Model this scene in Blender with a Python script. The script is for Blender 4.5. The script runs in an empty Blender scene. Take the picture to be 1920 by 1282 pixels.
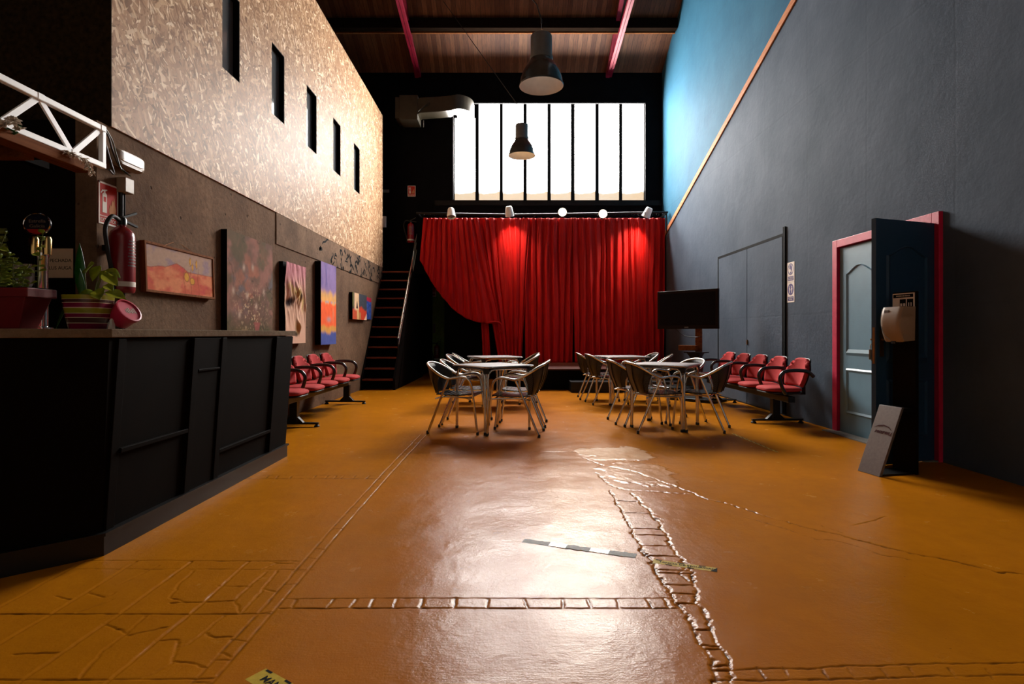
import bpy, math, random
import numpy as np
from mathutils import Matrix, Vector
random.seed(7); np.random.seed(7)
S = bpy.context.scene
C = S.collection
R = math.radians

# ------------------------------------------------------------------ camera
F = 1067.0                       # focal length in pixels of the 1920 wide frame
CAMZ = 1.1
cam_d = bpy.data.cameras.new('camera'); cam = bpy.data.objects.new('camera', cam_d); C.objects.link(cam)
cam_d.sensor_width = 36; cam_d.lens = F / 1920 * 36
cam_d.shift_x = 5 / 1920; cam_d.shift_y = -16 / 1920
cam_d.clip_start = 0.05; cam_d.clip_end = 100
cam.location = (0, 0, CAMZ); cam.rotation_euler = (R(90), 0, 0)
S.camera = cam

# ------------------------------------------------------------------ world and exposure
w = bpy.data.worlds.new('world'); S.world = w; w.use_nodes = True
w.node_tree.nodes['Background'].inputs[0].default_value = (0.8, 0.9, 1.0, 1)
w.node_tree.nodes['Background'].inputs[1].default_value = 0.6
S.view_settings.view_transform = 'Standard'; S.view_settings.look = 'None'
S.view_settings.gamma = 1; S.view_settings.use_curve_mapping = False
S.view_settings.exposure = 0.0
S.cycles.max_bounces = 8; S.cycles.diffuse_bounces = 4; S.cycles.glossy_bounces = 4
S.cycles.transmission_bounces = 4; S.cycles.caustics_reflective = False; S.cycles.caustics_refractive = False
S.cycles.sample_clamp_indirect = 8.0; S.cycles.sample_clamp_direct = 16.0
S.cycles.use_denoising = True
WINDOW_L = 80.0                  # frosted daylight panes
SPOT_W = 230.0                    # stage spots

# ------------------------------------------------------------------ helpers
def lin(c):
    c = np.asarray(c, float) / 255.0
    return np.where(c <= 0.04045, c / 12.92, ((c + 0.055) / 1.055) ** 2.4)
def col(r, g, b): return tuple(float(x) for x in lin((r, g, b))) + (1.0,)
def FP(px, py):                  # pixel of the photograph -> point of the floor (world metres)
    Y = F * CAMZ / (py - 625.0); return ((px - 955) / F * Y, Y)
def AT(px, py, Y):               # pixel -> world point at depth Y
    return Vector(((px - 955) / F * Y, Y, CAMZ + (625 - py) / F * Y))

class MB:
    def __init__(s, M=None): s.v = []; s.f = []; s.m = []; s.M = M
    def add(s, vs, fs, mi=0):
        o = len(s.v)
        for p in vs:
            p = Vector(p)
            if s.M is not None: p = s.M @ p
            s.v.append(p[:])
        for f in fs: s.f.append([i + o for i in f]); s.m.append(mi)
        return s
    def box(s, x0, x1, y0, y1, z0, z1, mi=0):
        return s.add([(x0,y0,z0),(x1,y0,z0),(x1,y1,z0),(x0,y1,z0),(x0,y0,z1),(x1,y0,z1),(x1,y1,z1),(x0,y1,z1)],
                     [(0,3,2,1),(4,5,6,7),(0,1,5,4),(1,2,6,5),(2,3,7,6),(3,0,4,7)], mi)
    def hexa(s, b, t, mi=0):     # bottom quad and top quad, counter-clockwise from above
        return s.add(list(b) + list(t), [(0,3,2,1),(4,5,6,7),(0,1,5,4),(1,2,6,5),(2,3,7,6),(3,0,4,7)], mi)
    def bar(s, p0, p1, w_, h_, up=(0,0,1), mi=0):
        p0 = Vector(p0); p1 = Vector(p1); d = (p1 - p0).normalized(); up = Vector(up)
        a = d.cross(up)
        if a.length < 1e-4: a = d.cross(Vector((1,0,0)))
        a.normalize(); b = a.cross(d).normalized()
        a = a * w_ / 2; b = b * h_ / 2
        q = [p0-a-b, p0+a-b, p0+a+b, p0-a+b, p1-a-b, p1+a-b, p1+a+b, p1-a+b]
        return s.add(q, [(0,1,2,3),(7,6,5,4),(0,4,5,1),(1,5,6,2),(2,6,7,3),(3,7,4,0)], mi)
    def tube(s, pts, r, n=8, closed=False, mi=0, flat=1.0, up=None):
        pts = [Vector(p) for p in pts]; N = len(pts)
        rs = r if isinstance(r, (list, tuple)) else [r] * N
        rings = []; nrm = None
        for i, p in enumerate(pts):
            a = pts[i-1] if (i > 0 or closed) else p
            b = pts[(i+1) % N] if (i < N-1 or closed) else p
            t = (b - a).normalized()
            if nrm is None:
                h = Vector(up) if up else (Vector((0,0,1)) if abs(t.z) < .9 else Vector((1,0,0)))
                nrm = (h - t * h.dot(t)).normalized()
            else:
                nrm = (nrm - t * nrm.dot(t)).normalized()
            bi = t.cross(nrm)
            rings.append([p + (nrm * math.cos(2*math.pi*k/n) * flat + bi * math.sin(2*math.pi*k/n)) * rs[i] for k in range(n)])
        vs = [q for g in rings for q in g]; fs = []
        for i in range(N - (0 if closed else 1)):
            for k in range(n):
                a = i*n + k; b = i*n + (k+1) % n; j = ((i+1) % N) * n
                fs.append((a, b, j + (k+1) % n, j + k))
        if not closed:
            fs.append(tuple(reversed(range(n)))); fs.append(tuple(range((N-1)*n, N*n)))
        return s.add(vs, fs, mi)
    def lathe(s, prof, n=32, c=(0,0,0), mi=0, cap=True):
        vs = []; fs = []
        for r_, z_ in prof:
            for k in range(n):
                a = 2*math.pi*k/n; vs.append((c[0] + r_*math.cos(a), c[1] + r_*math.sin(a), c[2] + z_))
        for i in range(len(prof)-1):
            for k in range(n):
                fs.append((i*n+k, i*n+(k+1) % n, (i+1)*n+(k+1) % n, (i+1)*n+k))
        if cap:
            if prof[0][0] > 1e-5: fs.append(tuple(reversed(range(n))))
            if prof[-1][0] > 1e-5: fs.append(tuple(range((len(prof)-1)*n, len(prof)*n)))
        return s.add(vs, fs, mi)
    def prism(s, poly, z0, z1, mi=0):
        n = len(poly)
        vs = [(x, y, z0) for x, y in poly] + [(x, y, z1) for x, y in poly]
        fs = [tuple(reversed(range(n))), tuple(range(n, 2*n))] + [(i, (i+1) % n, n+(i+1) % n, n+i) for i in range(n)]
        return s.add(vs, fs, mi)
    def grid(s, fn, nu, nv, mi=0):
        vs = [fn(i/nu, j/nv) for j in range(nv+1) for i in range(nu+1)]
        fs = [(j*(nu+1)+i, j*(nu+1)+i+1, (j+1)*(nu+1)+i+1, (j+1)*(nu+1)+i) for j in range(nv) for i in range(nu)]
        return s.add(vs, fs, mi)
    def pad(s, a, b, z0, z1, ex=4.0, n=40, c=(0,0), rnd=0.03, crown=0.0, mi=0):   # superellipse cushion
        rings = [(1-rnd/a, z0), (1, z0+(z1-z0)*.3), (1, z0+(z1-z0)*.6), (1-.3*rnd/a, z1-.18*(z1-z0)), (1-rnd/a, z1), (.7, z1+crown*.6), (.35, z1+crown*.95), (.02, z1+crown)]
        vs = []; fs = []
        for k_, z_ in rings:
            for i in range(n):
                t = 2*math.pi*i/n; ct = math.cos(t); st = math.sin(t)
                vs.append((c[0]+a*k_*math.copysign(abs(ct)**(2/ex), ct), c[1]+b*k_*math.copysign(abs(st)**(2/ex), st), z_))
        for j in range(len(rings)-1):
            for i in range(n): fs.append((j*n+i, j*n+(i+1) % n, (j+1)*n+(i+1) % n, (j+1)*n+i))
        fs.append(tuple(reversed(range(n)))); fs.append(tuple(range((len(rings)-1)*n, len(rings)*n)))
        return s.add(vs, fs, mi)
    def mesh(s, name, mats, smooth=False, ang=40):
        me = bpy.data.meshes.new(name); me.from_pydata(s.v, [], s.f)
        for m in (mats if isinstance(mats, (list, tuple)) else [mats]): me.materials.append(m)
        me.polygons.foreach_set('material_index', s.m)
        if smooth:
            me.shade_smooth(); me.set_sharp_from_angle(angle=R(ang))
        me.update(); return me
    def build(s, name, mats, parent=None, smooth=False, ang=40, bev=0, solid=0, sub=0, M=None):
        o = bpy.data.objects.new(name, s.mesh(name, mats, smooth, ang)); C.objects.link(o)
        if parent is not None: o.parent = parent
        if M is not None: o.matrix_basis = M
        if solid:
            q = o.modifiers.new('solid', 'SOLIDIFY'); q.thickness = solid; q.offset = 0
        if sub:
            q = o.modifiers.new('sub', 'SUBSURF'); q.levels = sub; q.render_levels = sub
        if bev:
            q = o.modifiers.new('bevel', 'BEVEL'); q.width = bev; q.segments = 2; q.limit_method = 'ANGLE'; q.angle_limit = R(40)
        return o

def spl(pts, n=8, closed=False):     # Catmull-Rom through points
    P = [Vector(p) for p in pts]; out = []; N = len(P)
    for i in range(N - (0 if closed else 1)):
        p0 = P[i-1] if (i > 0 or closed) else P[0]; p1 = P[i]; p2 = P[(i+1) % N]; p3 = P[(i+2) % N] if (i+2 < N or closed) else P[-1]
        for k in range(n):
            t = k/n
            out.append(0.5*((2*p1)+(-p0+p2)*t+(2*p0-5*p1+4*p2-p3)*t*t+(-p0+3*p1-3*p2+p3)*t**3))
    if not closed: out.append(P[-1])
    return out

def tag(o, label, cat, group=None):
    o['label'] = label; o['category'] = cat
    if group: o['group'] = group
    return o
def thing(name, label, cat, loc=(0,0,0), rz=0, group=None, M=None):
    o = bpy.data.objects.new(name, None); C.objects.link(o); o.empty_display_size = .1
    if M is not None: o.matrix_basis = M
    else: o.location = loc; o.rotation_euler = (0, 0, rz)
    return tag(o, label, cat, group)
def struct(o): o['kind'] = 'structure'; return o
def dup(root, loc, rz, label, group=None):
    r = root.copy(); C.objects.link(r); r.location = loc; r.rotation_euler = (0, 0, rz); r['label'] = label
    if group: r['group'] = group
    for ch in list(root.children):
        c = ch.copy(); C.objects.link(c); c.parent = r
        for g in list(ch.children):
            d = g.copy(); C.objects.link(d); d.parent = c
    return r
def FM(origin, right, normal):       # local x = right, y = up, z = out of the wall
    r_ = Vector(right).normalized(); n_ = Vector(normal).normalized(); u_ = n_.cross(r_)
    M = Matrix.Identity(4)
    for i in range(3): M[i][0] = r_[i]; M[i][1] = u_[i]; M[i][2] = n_[i]; M[i][3] = origin[i]
    return M
def LW(y, z, off=0.0): return FM((-2.9 + off, y, z), (0,1,0), (1,0,0))     # left wall
def RW(y, z, off=0.0): return FM((3.7 - off, y, z), (0,-1,0), (-1,0,0))    # right wall
def BW(x, z, off=0.0, y=13.8): return FM((x, y - off, z), (1,0,0), (0,-1,0))
def text(name, body, size, mat, parent, pos=(0,0,0), align='CENTER', rot=0, shear=0, ext=0.0006, sx=1.0, bold=0.0):
    cu = bpy.data.curves.new('txt', 'FONT'); cu.body = body; cu.size = size; cu.align_x = align; cu.align_y = 'CENTER'
    cu.shear = shear; cu.extrude = ext; cu.resolution_u = 3; cu.offset = bold
    t = bpy.data.objects.new('txt', cu); C.objects.link(t)
    dg = bpy.context.evaluated_depsgraph_get(); me = bpy.data.meshes.new_from_object(t.evaluated_get(dg))
    bpy.data.objects.remove(t); bpy.data.curves.remove(cu)
    me.name = name; me.materials.clear(); me.materials.append(mat)
    o = bpy.data.objects.new(name, me); C.objects.link(o); o.parent = parent
    o.matrix_basis = Matrix.Translation(pos) @ Matrix.Rotation(rot, 4, 'Z') @ Matrix.Diagonal((sx,1,1,1))
    return o

# value noise in numpy
def vn(x, y, seed=0):
    xi = np.floor(x).astype(np.int64); yi = np.floor(y).astype(np.int64); fx = x - xi; fy = y - yi
    fx = fx*fx*(3-2*fx); fy = fy*fy*(3-2*fy)
    def h(a, b):
        n = (a*374761393 + b*668265263 + seed*974711) & 0x7fffffff
        n = ((n ^ (n >> 13)) * 1274126177) & 0x7fffffff
        return ((n ^ (n >> 16)) & 0xffff) / 65535.0
    return (h(xi,yi)*(1-fx)+h(xi+1,yi)*fx)*(1-fy) + (h(xi,yi+1)*(1-fx)+h(xi+1,yi+1)*fx)*fy
def fbm(x, y, seed=0, o=4):
    s_ = 0; a = .5; t = 0
    for i in range(o): s_ = s_ + a*vn(x*2**i, y*2**i, seed+i*17); t += a; a *= .55
    return s_/t

# ------------------------------------------------------------------ materials
class NT:
    def __init__(s, name):
        s.m = bpy.data.materials.new(name); s.m.use_nodes = True; s.t = s.m.node_tree; s.n = s.t.nodes
        s.b = s.n['Principled BSDF']
    def new(s, ty, **kw):
        k = s.n.new(ty)
        for a, v in kw.items(): setattr(k, a, v)
        return k
    def L(s, a, b): s.t.links.new(a, b)
    def coord(s, kind='Object'): return s.new('ShaderNodeTexCoord').outputs[kind]
    def mapping(s, vec, scale=(1,1,1), rot=(0,0,0), loc=(0,0,0)):
        k = s.new('ShaderNodeMapping'); k.inputs['Scale'].default_value = scale; k.inputs['Rotation'].default_value = rot
        k.inputs['Location'].default_value = loc; s.L(vec, k.inputs['Vector']); return k.outputs[0]
    def noise(s, vec, scale, detail=4, rough=.55, out=0, dist=0):
        k = s.new('ShaderNodeTexNoise'); k.inputs['Scale'].default_value = scale; k.inputs['Detail'].default_value = detail
        k.inputs['Roughness'].default_value = rough; k.inputs['Distortion'].default_value = dist; s.L(vec, k.inputs['Vector']); return k.outputs[out]
    def voro(s, vec, scale, feature='F1', out='Color', rnd=1):
        k = s.new('ShaderNodeTexVoronoi', feature=feature); k.inputs['Scale'].default_value = scale; s.L(vec, k.inputs['Vector'])
        k.inputs['Randomness'].default_value = rnd
        return k.outputs[out]
    def ramp(s, fac, stops, interp='LINEAR'):
        k = s.new('ShaderNodeValToRGB'); k.color_ramp.interpolation = interp; e = k.color_ramp.elements
        while len(e) < len(stops): e.new(.5)
        for i, (p, c) in enumerate(stops): e[i].position = p; e[i].color = c if len(c) == 4 else tuple(c)+(1,)
        s.L(fac, k.inputs[0]); return k.outputs[0]
    def mix(s, fac, a, b, blend='MIX'):
        k = s.new('ShaderNodeMix', data_type='RGBA', blend_type=blend)
        for sock, v in ((k.inputs[0], fac), (k.inputs[6], a), (k.inputs[7], b)):
            if hasattr(v, 'is_linked'): s.L(v, sock)
            else: sock.default_value = v
        return k.outputs[2]
    def math(s, op, a, b=0.0, c=None):
        k = s.new('ShaderNodeMath', operation=op)
        for i, v in enumerate((a, b) if c is None else (a, b, c)):
            if hasattr(v, 'is_linked'): s.L(v, k.inputs[i])
            else: k.inputs[i].default_value = v
        return k.outputs[0]
    def sep(s, vec):
        k = s.new('ShaderNodeSeparateXYZ'); s.L(vec, k.inputs[0]); return k.outputs
    def bump(s, h, strength=.3, dist=.01, nrm=None):
        k = s.new('ShaderNodeBump'); k.inputs['Strength'].default_value = strength; k.inputs['Distance'].default_value = dist
        s.L(h, k.inputs['Height'])
        if nrm is not None: s.L(nrm, k.inputs['Normal'])
        s.L(k.outputs[0], s.b.inputs['Normal']); return k.outputs[0]
    def base(s, c):
        if hasattr(c, 'is_linked'): s.L(c, s.b.inputs['Base Color'])
        else: s.b.inputs['Base Color'].default_value = c
        return s
    def set(s, rough=.5, metal=0, spec=.5, coat=0, coatr=.1, sheen=0):
        i = s.b.inputs
        i['Roughness'].default_value = rough; i['Metallic'].default_value = metal; i['Specular IOR Level'].default_value = spec
        i['Coat Weight'].default_value = coat; i['Coat Roughness'].default_value = coatr; i['Sheen Weight'].default_value = sheen
        return s

def simple(name, c, rough=.5, metal=0, spec=.5, var=.12, scale=18, bump=0, coat=0, sheen=0):
    k = NT(name); co = k.coord()
    n = k.noise(co, scale, 5)
    d = tuple(max(0, x*(1-var)) for x in c[:3])+(1,); l = tuple(min(1, x*(1+var)) for x in c[:3])+(1,)
    k.base(k.ramp(n, [(.3, d), (.7, l)])).set(rough, metal, spec, coat, .1, sheen)
    if bump: k.bump(n, bump, .01)
    return k.m
def emit(name, c, strength, tint=None):
    k = NT(name); k.base((.8,.8,.8,1)); k.b.inputs['Emission Color'].default_value = c; k.b.inputs['Emission Strength'].default_value = strength
    return k.m
def vcol(name, rough=.85, bump=.12, scale=180, spec=.06):
    k = NT(name); a = k.new('ShaderNodeVertexColor', layer_name='Col'); co = k.coord()
    k.base(a.outputs[0]).set(rough, 0, spec); k.bump(k.noise(co, scale, 3), bump, .004); return k.m

def m_floor():
    k = NT('ochre floor paint'); co = k.coord()
    n1 = k.noise(co, .7, 4); n2 = k.noise(co, 9, 6, .65)
    c = k.ramp(n1, [(.3, col(158,96,12)), (.7, col(180,110,18))])
    c = k.mix(k.ramp(n2, [(.35, (0,0,0,1)), (.75, (.35,.35,.35,1))]), c, col(140,80,16))
    # redder lane through the middle of the hall
    x, y, z = k.sep(co)
    lane = k.math('SUBTRACT', 1.0, k.math('MULTIPLY', k.math('ABSOLUTE', k.math('SUBTRACT', k.math('ADD', x, k.math('MULTIPLY', k.math('SUBTRACT', n1, .5), 1.2)), .1)), .8))
    lane = k.math('MULTIPLY', k.math('MAXIMUM', lane, 0.0), .55)
    c = k.mix(lane, c, col(160,86,38))
    a = k.new('ShaderNodeVertexColor', layer_name='Col')
    dirt = k.sep(a.outputs[0])
    c = k.mix(dirt[0], c, col(58,34,16))
    c = k.mix(dirt[1], c, col(206,170,138))
    sp = k.ramp(k.noise(co, 60, 2, .5), [(.74, (0,0,0,1)), (.78, (1,1,1,1))])
    c = k.mix(k.math('MULTIPLY', sp, .5), c, col(70,40,18))
    k.base(c).set(.30, 0, .17)
    rr = k.ramp(k.noise(co, 5, 5, .6), [(.3, (.20,.20,.20,1)), (.75, (.29,.29,.29,1))]); k.L(rr, k.b.inputs['Roughness'])
    h = k.math('ADD', k.math('ADD', k.math('MULTIPLY', k.noise(co, 34, 4, .6), .9), k.math('MULTIPLY', k.noise(co, 120, 3, .6), .45)), k.math('MULTIPLY', k.noise(co, 7, 4, .6, 0, .6), 1.6))
    scr = k.noise(k.mapping(co, (6, 40, 1), (0,0,.35)), 3.0, 3, .6)
    h = k.math('ADD', h, k.math('MULTIPLY', scr, .5))
    nb = k.bump(h, .14, .010)
    df = k.new('ShaderNodeBsdfDiffuse'); k.L(c, df.inputs[0]); k.L(nb, df.inputs['Normal'])
    ms = k.new('ShaderNodeMixShader'); k.L(k.ramp(k.noise(co, 2.6, 5, .65), [(.3, (.33,.33,.33,1)), (.7, (.56,.56,.56,1))]), ms.inputs[0])
    k.L(df.outputs[0], ms.inputs[1]); k.L(k.b.outputs[0], ms.inputs[2]); k.L(ms.outputs[0], k.n['Material Output'].inputs['Surface'])
    return k.m
def m_osb():
    k = NT('oriented strand board'); co = k.coord()
    acc = None
    x, y, z = k.sep(co)
    layers = [((0,0,0), (6,17,3.0), 1.0), ((.45,0,0), (6,19,3.6), 2.3), ((-.5,0,0), (6,17,4.0), 3.1), ((1.2,0,0), (6,18,5.0), 4.7), ((-1.0,0,0), (6,22,6.5), 6.1)]
    for i, (rot, sc, off) in enumerate(layers):
        v = k.mapping(k.mapping(co, (1,1,1), rot, (off, off*1.7, off*.6)), sc)
        v2 = k.new('ShaderNodeVectorMath', operation='ADD'); k.L(v, v2.inputs[0])
        nv = k.noise(co, 6, 2, .5, 1); sc_ = k.new('ShaderNodeVectorMath', operation='SCALE'); k.L(nv, sc_.inputs[0]); sc_.inputs['Scale'].default_value = 1.6
        k.L(sc_.outputs[0], v2.inputs[1])
        q = k.new('ShaderNodeTexVoronoi'); q.inputs['Scale'].default_value = 2.2; k.L(v2.outputs[0], q.inputs['Vector'])
        s_ = k.sep(q.outputs['Color'])
        cc = k.ramp(s_[0], [(0, col(112,78,52)), (.3, col(158,118,86)), (.7, col(180,141,106)), (.84, col(206,170,132)), (1, col(250,226,192))])
        if acc is None: acc = cc; hh = s_[1]
        else:
            msk = k.ramp(s_[2], [((.5,.52,.52,.74,.8)[i], (0,0,0,1)), ((.5,.52,.52,.74,.8)[i]+.04, (1,1,1,1))])
            acc = k.mix(msk, acc, cc); hh = k.math('ADD', hh, k.math('MULTIPLY', s_[1], .5))
    # sheet joints every 1.22 m
    fr = k.math('ABSOLUTE', k.math('SUBTRACT', k.math('FRACT', k.math('MULTIPLY', k.math('ADD', y, .27), 1/0.61)), .5))
    j = k.math('GREATER_THAN', fr, .4955)
    acc = k.mix(k.math('MULTIPLY', j, .6), acc, col(70,48,30))
    fine = k.noise(k.mapping(co, (60, 60, 14)), 4, 3)
    acc = k.mix(k.math('MULTIPLY', fine, .3), acc, col(150,110,78))
    k.base(acc).set(.5, 0, .06)
    k.bump(k.math('ADD', hh, fine), .22, .006); return k.m
def m_concrete(name='rough dark concrete', a=(86,64,49), b=(130,101,78), seed=0):
    k = NT(name); co = k.mapping(k.coord(), loc=(seed, seed*2, seed))
    n1 = k.noise(co, 1.6, 6, .65); n2 = k.noise(co, 22, 5, .7); n3 = k.noise(k.mapping(co, (30, 30, 3)), 3, 4)
    c = k.ramp(n1, [(.32, col(*a)), (.68, col(*b))])
    c = k.mix(k.ramp(n2, [(.4, (0,0,0,1)), (.72, (.5,.5,.5,1))]), c, col(56,44,36))
    c = k.mix(k.math('MULTIPLY', n3, .3), c, col(122,98,80))
    pits = k.ramp(k.voro(co, 5.5, 'F1', 'Distance'), [(.0, (1,1,1,1)), (.05, (1,1,1,1)), (.09, (0,0,0,1))])
    c = k.mix(k.math('MULTIPLY', pits, .7), c, col(30,22,18))
    k.base(c).set(.9, 0, .05)
    k.bump(k.math('SUBTRACT', k.math('ADD', n2, k.math('MULTIPLY', n1, 1.5)), pits), .5, .012); return k.m
def m_bluewall():
    k = NT('slate and sky blue wall paint'); co = k.coord(); x, y, z = k.sep(co)
    # painted colour break along the diagonal batten: sky blue above, slate below
    line = k.math('ADD', k.math('MULTIPLY', k.math('SUBTRACT', y, 13.4), -.3206), 3.49)
    ab = k.math('GREATER_THAN', z, line)
    n = k.noise(co, 1.1, 5, .6); n2 = k.noise(co, 14, 5, .65)
    low = k.ramp(n, [(.3, col(68,79,92)), (.7, col(85,95,108))])
    up = k.ramp(n, [(.3, col(42,88,112)), (.7, col(54,102,126))])
    c = k.mix(ab, low, up)
    c = k.mix(k.math('MULTIPLY', n2, .22), c, col(56,65,72))
    # board seams
    def seam(v, per, off, wd):   # soft joints between wall boards
        f = k.math('ABSOLUTE', k.math('SUBTRACT', k.math('FRACT', k.math('MULTIPLY', k.math('ADD', v, off), 1/per)), .5))
        return k.math('SMOOTH_MAX', k.math('MULTIPLY', k.math('SUBTRACT', f, .5-wd), 1/wd), 0.0, .1)
    yw = k.math('ADD', y, k.math('MULTIPLY', k.math('SUBTRACT', k.noise(co, 2.5, 3), .5), .05))
    zw = k.math('ADD', z, k.math('MULTIPLY', k.math('SUBTRACT', k.noise(co, 1.8, 3), .5), .06))
    s1 = seam(yw, 1.17, -.04, .02); s2 = seam(zw, 2.7, 1.36, .008)
    sm = k.math('MAXIMUM', s1, s2)
    c = k.mix(k.math('MULTIPLY', sm, .12), c, col(60,66,72))
    k.base(c).set(.75, 0, .04)
    h = k.math('ADD', k.math('MULTIPLY', n2, .5), k.math('ADD', k.math('MULTIPLY', sm, -.13), k.math('MULTIPLY', k.noise(co, 2.2, 4), 2.0)))
    k.bump(h, .22, .02); return k.m
def m_planks(name, cols, pw, axis=0, rough=.6):
    k = NT(name); co = k.coord(); s_ = k.sep(co)
    p = k.math('MULTIPLY', s_[axis], 1/pw); idx = k.math('FLOOR', p); fr = k.math('FRACT', p)
    wn = k.new('ShaderNodeTexWhiteNoise', noise_dimensions='1D'); k.L(idx, wn.inputs['W'])
    cv = k.new('ShaderNodeCombineXYZ'); k.L(k.math('MULTIPLY', idx, 3.7), cv.inputs[0])
    ad = k.new('ShaderNodeVectorMath', operation='ADD'); k.L(co, ad.inputs[0]); k.L(cv.outputs[0], ad.inputs[1])
    sc = [3,3,3]; sc[axis] = 26
    g = k.noise(k.mapping(ad.outputs[0], tuple(sc)), 1.6, 5, .6, 0, .4)
    c = k.ramp(wn.outputs[0], [(0, cols[0]), (.5, cols[1]), (1, cols[2])])
    c = k.mix(k.ramp(g, [(.4, (0,0,0,1)), (.75, (.7,.7,.7,1))]), c, cols[3])
    e = k.math('ABSOLUTE', k.math('SUBTRACT', fr, .5)); gap = k.ramp(e, [(.465, (0,0,0,1)), (.49, (1,1,1,1))])
    c = k.mix(gap, c, (.004,.003,.002,1))
    k.base(c).set(rough, 0, .35); k.bump(k.math('SUBTRACT', g, gap), .35, .01); return k.m
def m_wood(name, a, b, scale=(2,2,30), rough=.5, coat=0, spec=.3):
    k = NT(name); co = k.coord(); g = k.noise(k.mapping(co, scale), 2.0, 5, .6, 0, .5)
    k.base(k.ramp(g, [(.3, col(*a)), (.7, col(*b))])).set(rough, 0, spec, coat); k.bump(g, .2, .004); return k.m
def m_velvet():
    k = NT('red stage cloth'); co = k.coord()
    n = k.noise(k.mapping(co, (14, 14, 1.2)), 2, 5, .6)
    k.base(k.ramp(n, [(.3, col(160,3,5)), (.7, col(206,10,10))])).set(.6, 0, .25, 0, .1, .25)
    k.b.inputs['Sheen Tint'].default_value = (1,.15,.1,1)
    k.bump(k.noise(k.mapping(co, (60, 60, 6)), 2, 4), .12, .006); return k.m
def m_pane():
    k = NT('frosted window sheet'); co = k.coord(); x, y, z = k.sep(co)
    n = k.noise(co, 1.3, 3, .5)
    dim_foot = k.ramp(k.math('MULTIPLY', k.math('ADD', z, k.math('MULTIPLY', n, .9)), .7), [(.0, (1,1,1,1)), (.56, (1,1,1,1)), (.90, (0,0,0,1))])   # dimmer cream daylight at the foot, painted into the emission
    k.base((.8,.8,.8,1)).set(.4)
    k.L(k.mix(k.math('MULTIPLY', dim_foot, 1.0), (1.0,.965,.92,1), (.0105,.0080,.0053,1)), k.b.inputs['Emission Color'])
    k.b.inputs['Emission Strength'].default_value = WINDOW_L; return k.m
def m_weave():
    k = NT('dark woven cane'); co = k.coord(); x, y, z = k.sep(co)
    a = k.math('SINE', k.math('MULTIPLY', y, 520.0)); b = k.math('SINE', k.math('MULTIPLY', z, 420.0))
    h = k.math('MULTIPLY', a, b)
    k.base(k.ramp(h, [(.1, col(14,11,10)), (.9, col(54,46,42))])).set(.4, 0, .5); k.bump(h, .6, .003); return k.m
def m_stripes():
    k = NT('striped ceramic glaze'); co = k.coord(); x, y, z = k.sep(co)
    t = k.math('MULTIPLY', z, 1/0.185)
    G = col(138,130,20); M_ = col(116,14,52); B = col(72,44,36); W = col(214,190,160)
    st = [(0, M_), (.17, M_), (.171, W), (.19, W), (.191, B), (.33, B), (.331, W), (.35, W), (.351, M_), (.45, M_), (.451, W), (.465, W), (.466, G), (.61, G), (.611, W), (.63, W), (.631, M_), (.76, M_), (.761, W), (.775, W), (.776, B), (.86, B), (.861, W), (.87, G), (1, G)]
    # more than 32 stops are not allowed; keep hard edges
    c = k.ramp(t, st, 'CONSTANT')
    k.base(c).set(.25, 0, .5, .4); return k.m
def m_leaf(name, a, b, v):
    k = NT(name); co = k.coord(); n = k.noise(co, 30, 4)
    k.base(k.ramp(n, [(.3, col(*a)), (.6, col(*b)), (.8, col(*v))])).set(.35, 0, .5)
    tl = k.new('ShaderNodeBsdfTranslucent'); tl.inputs[0].default_value = col(*v)
    ms = k.new('ShaderNodeMixShader'); ms.inputs[0].default_value = .35; k.L(k.b.outputs[0], ms.inputs[1]); k.L(tl.outputs[0], ms.inputs[2]); k.L(ms.outputs[0], k.n['Material Output'].inputs['Surface'])
    return k.m

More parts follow.
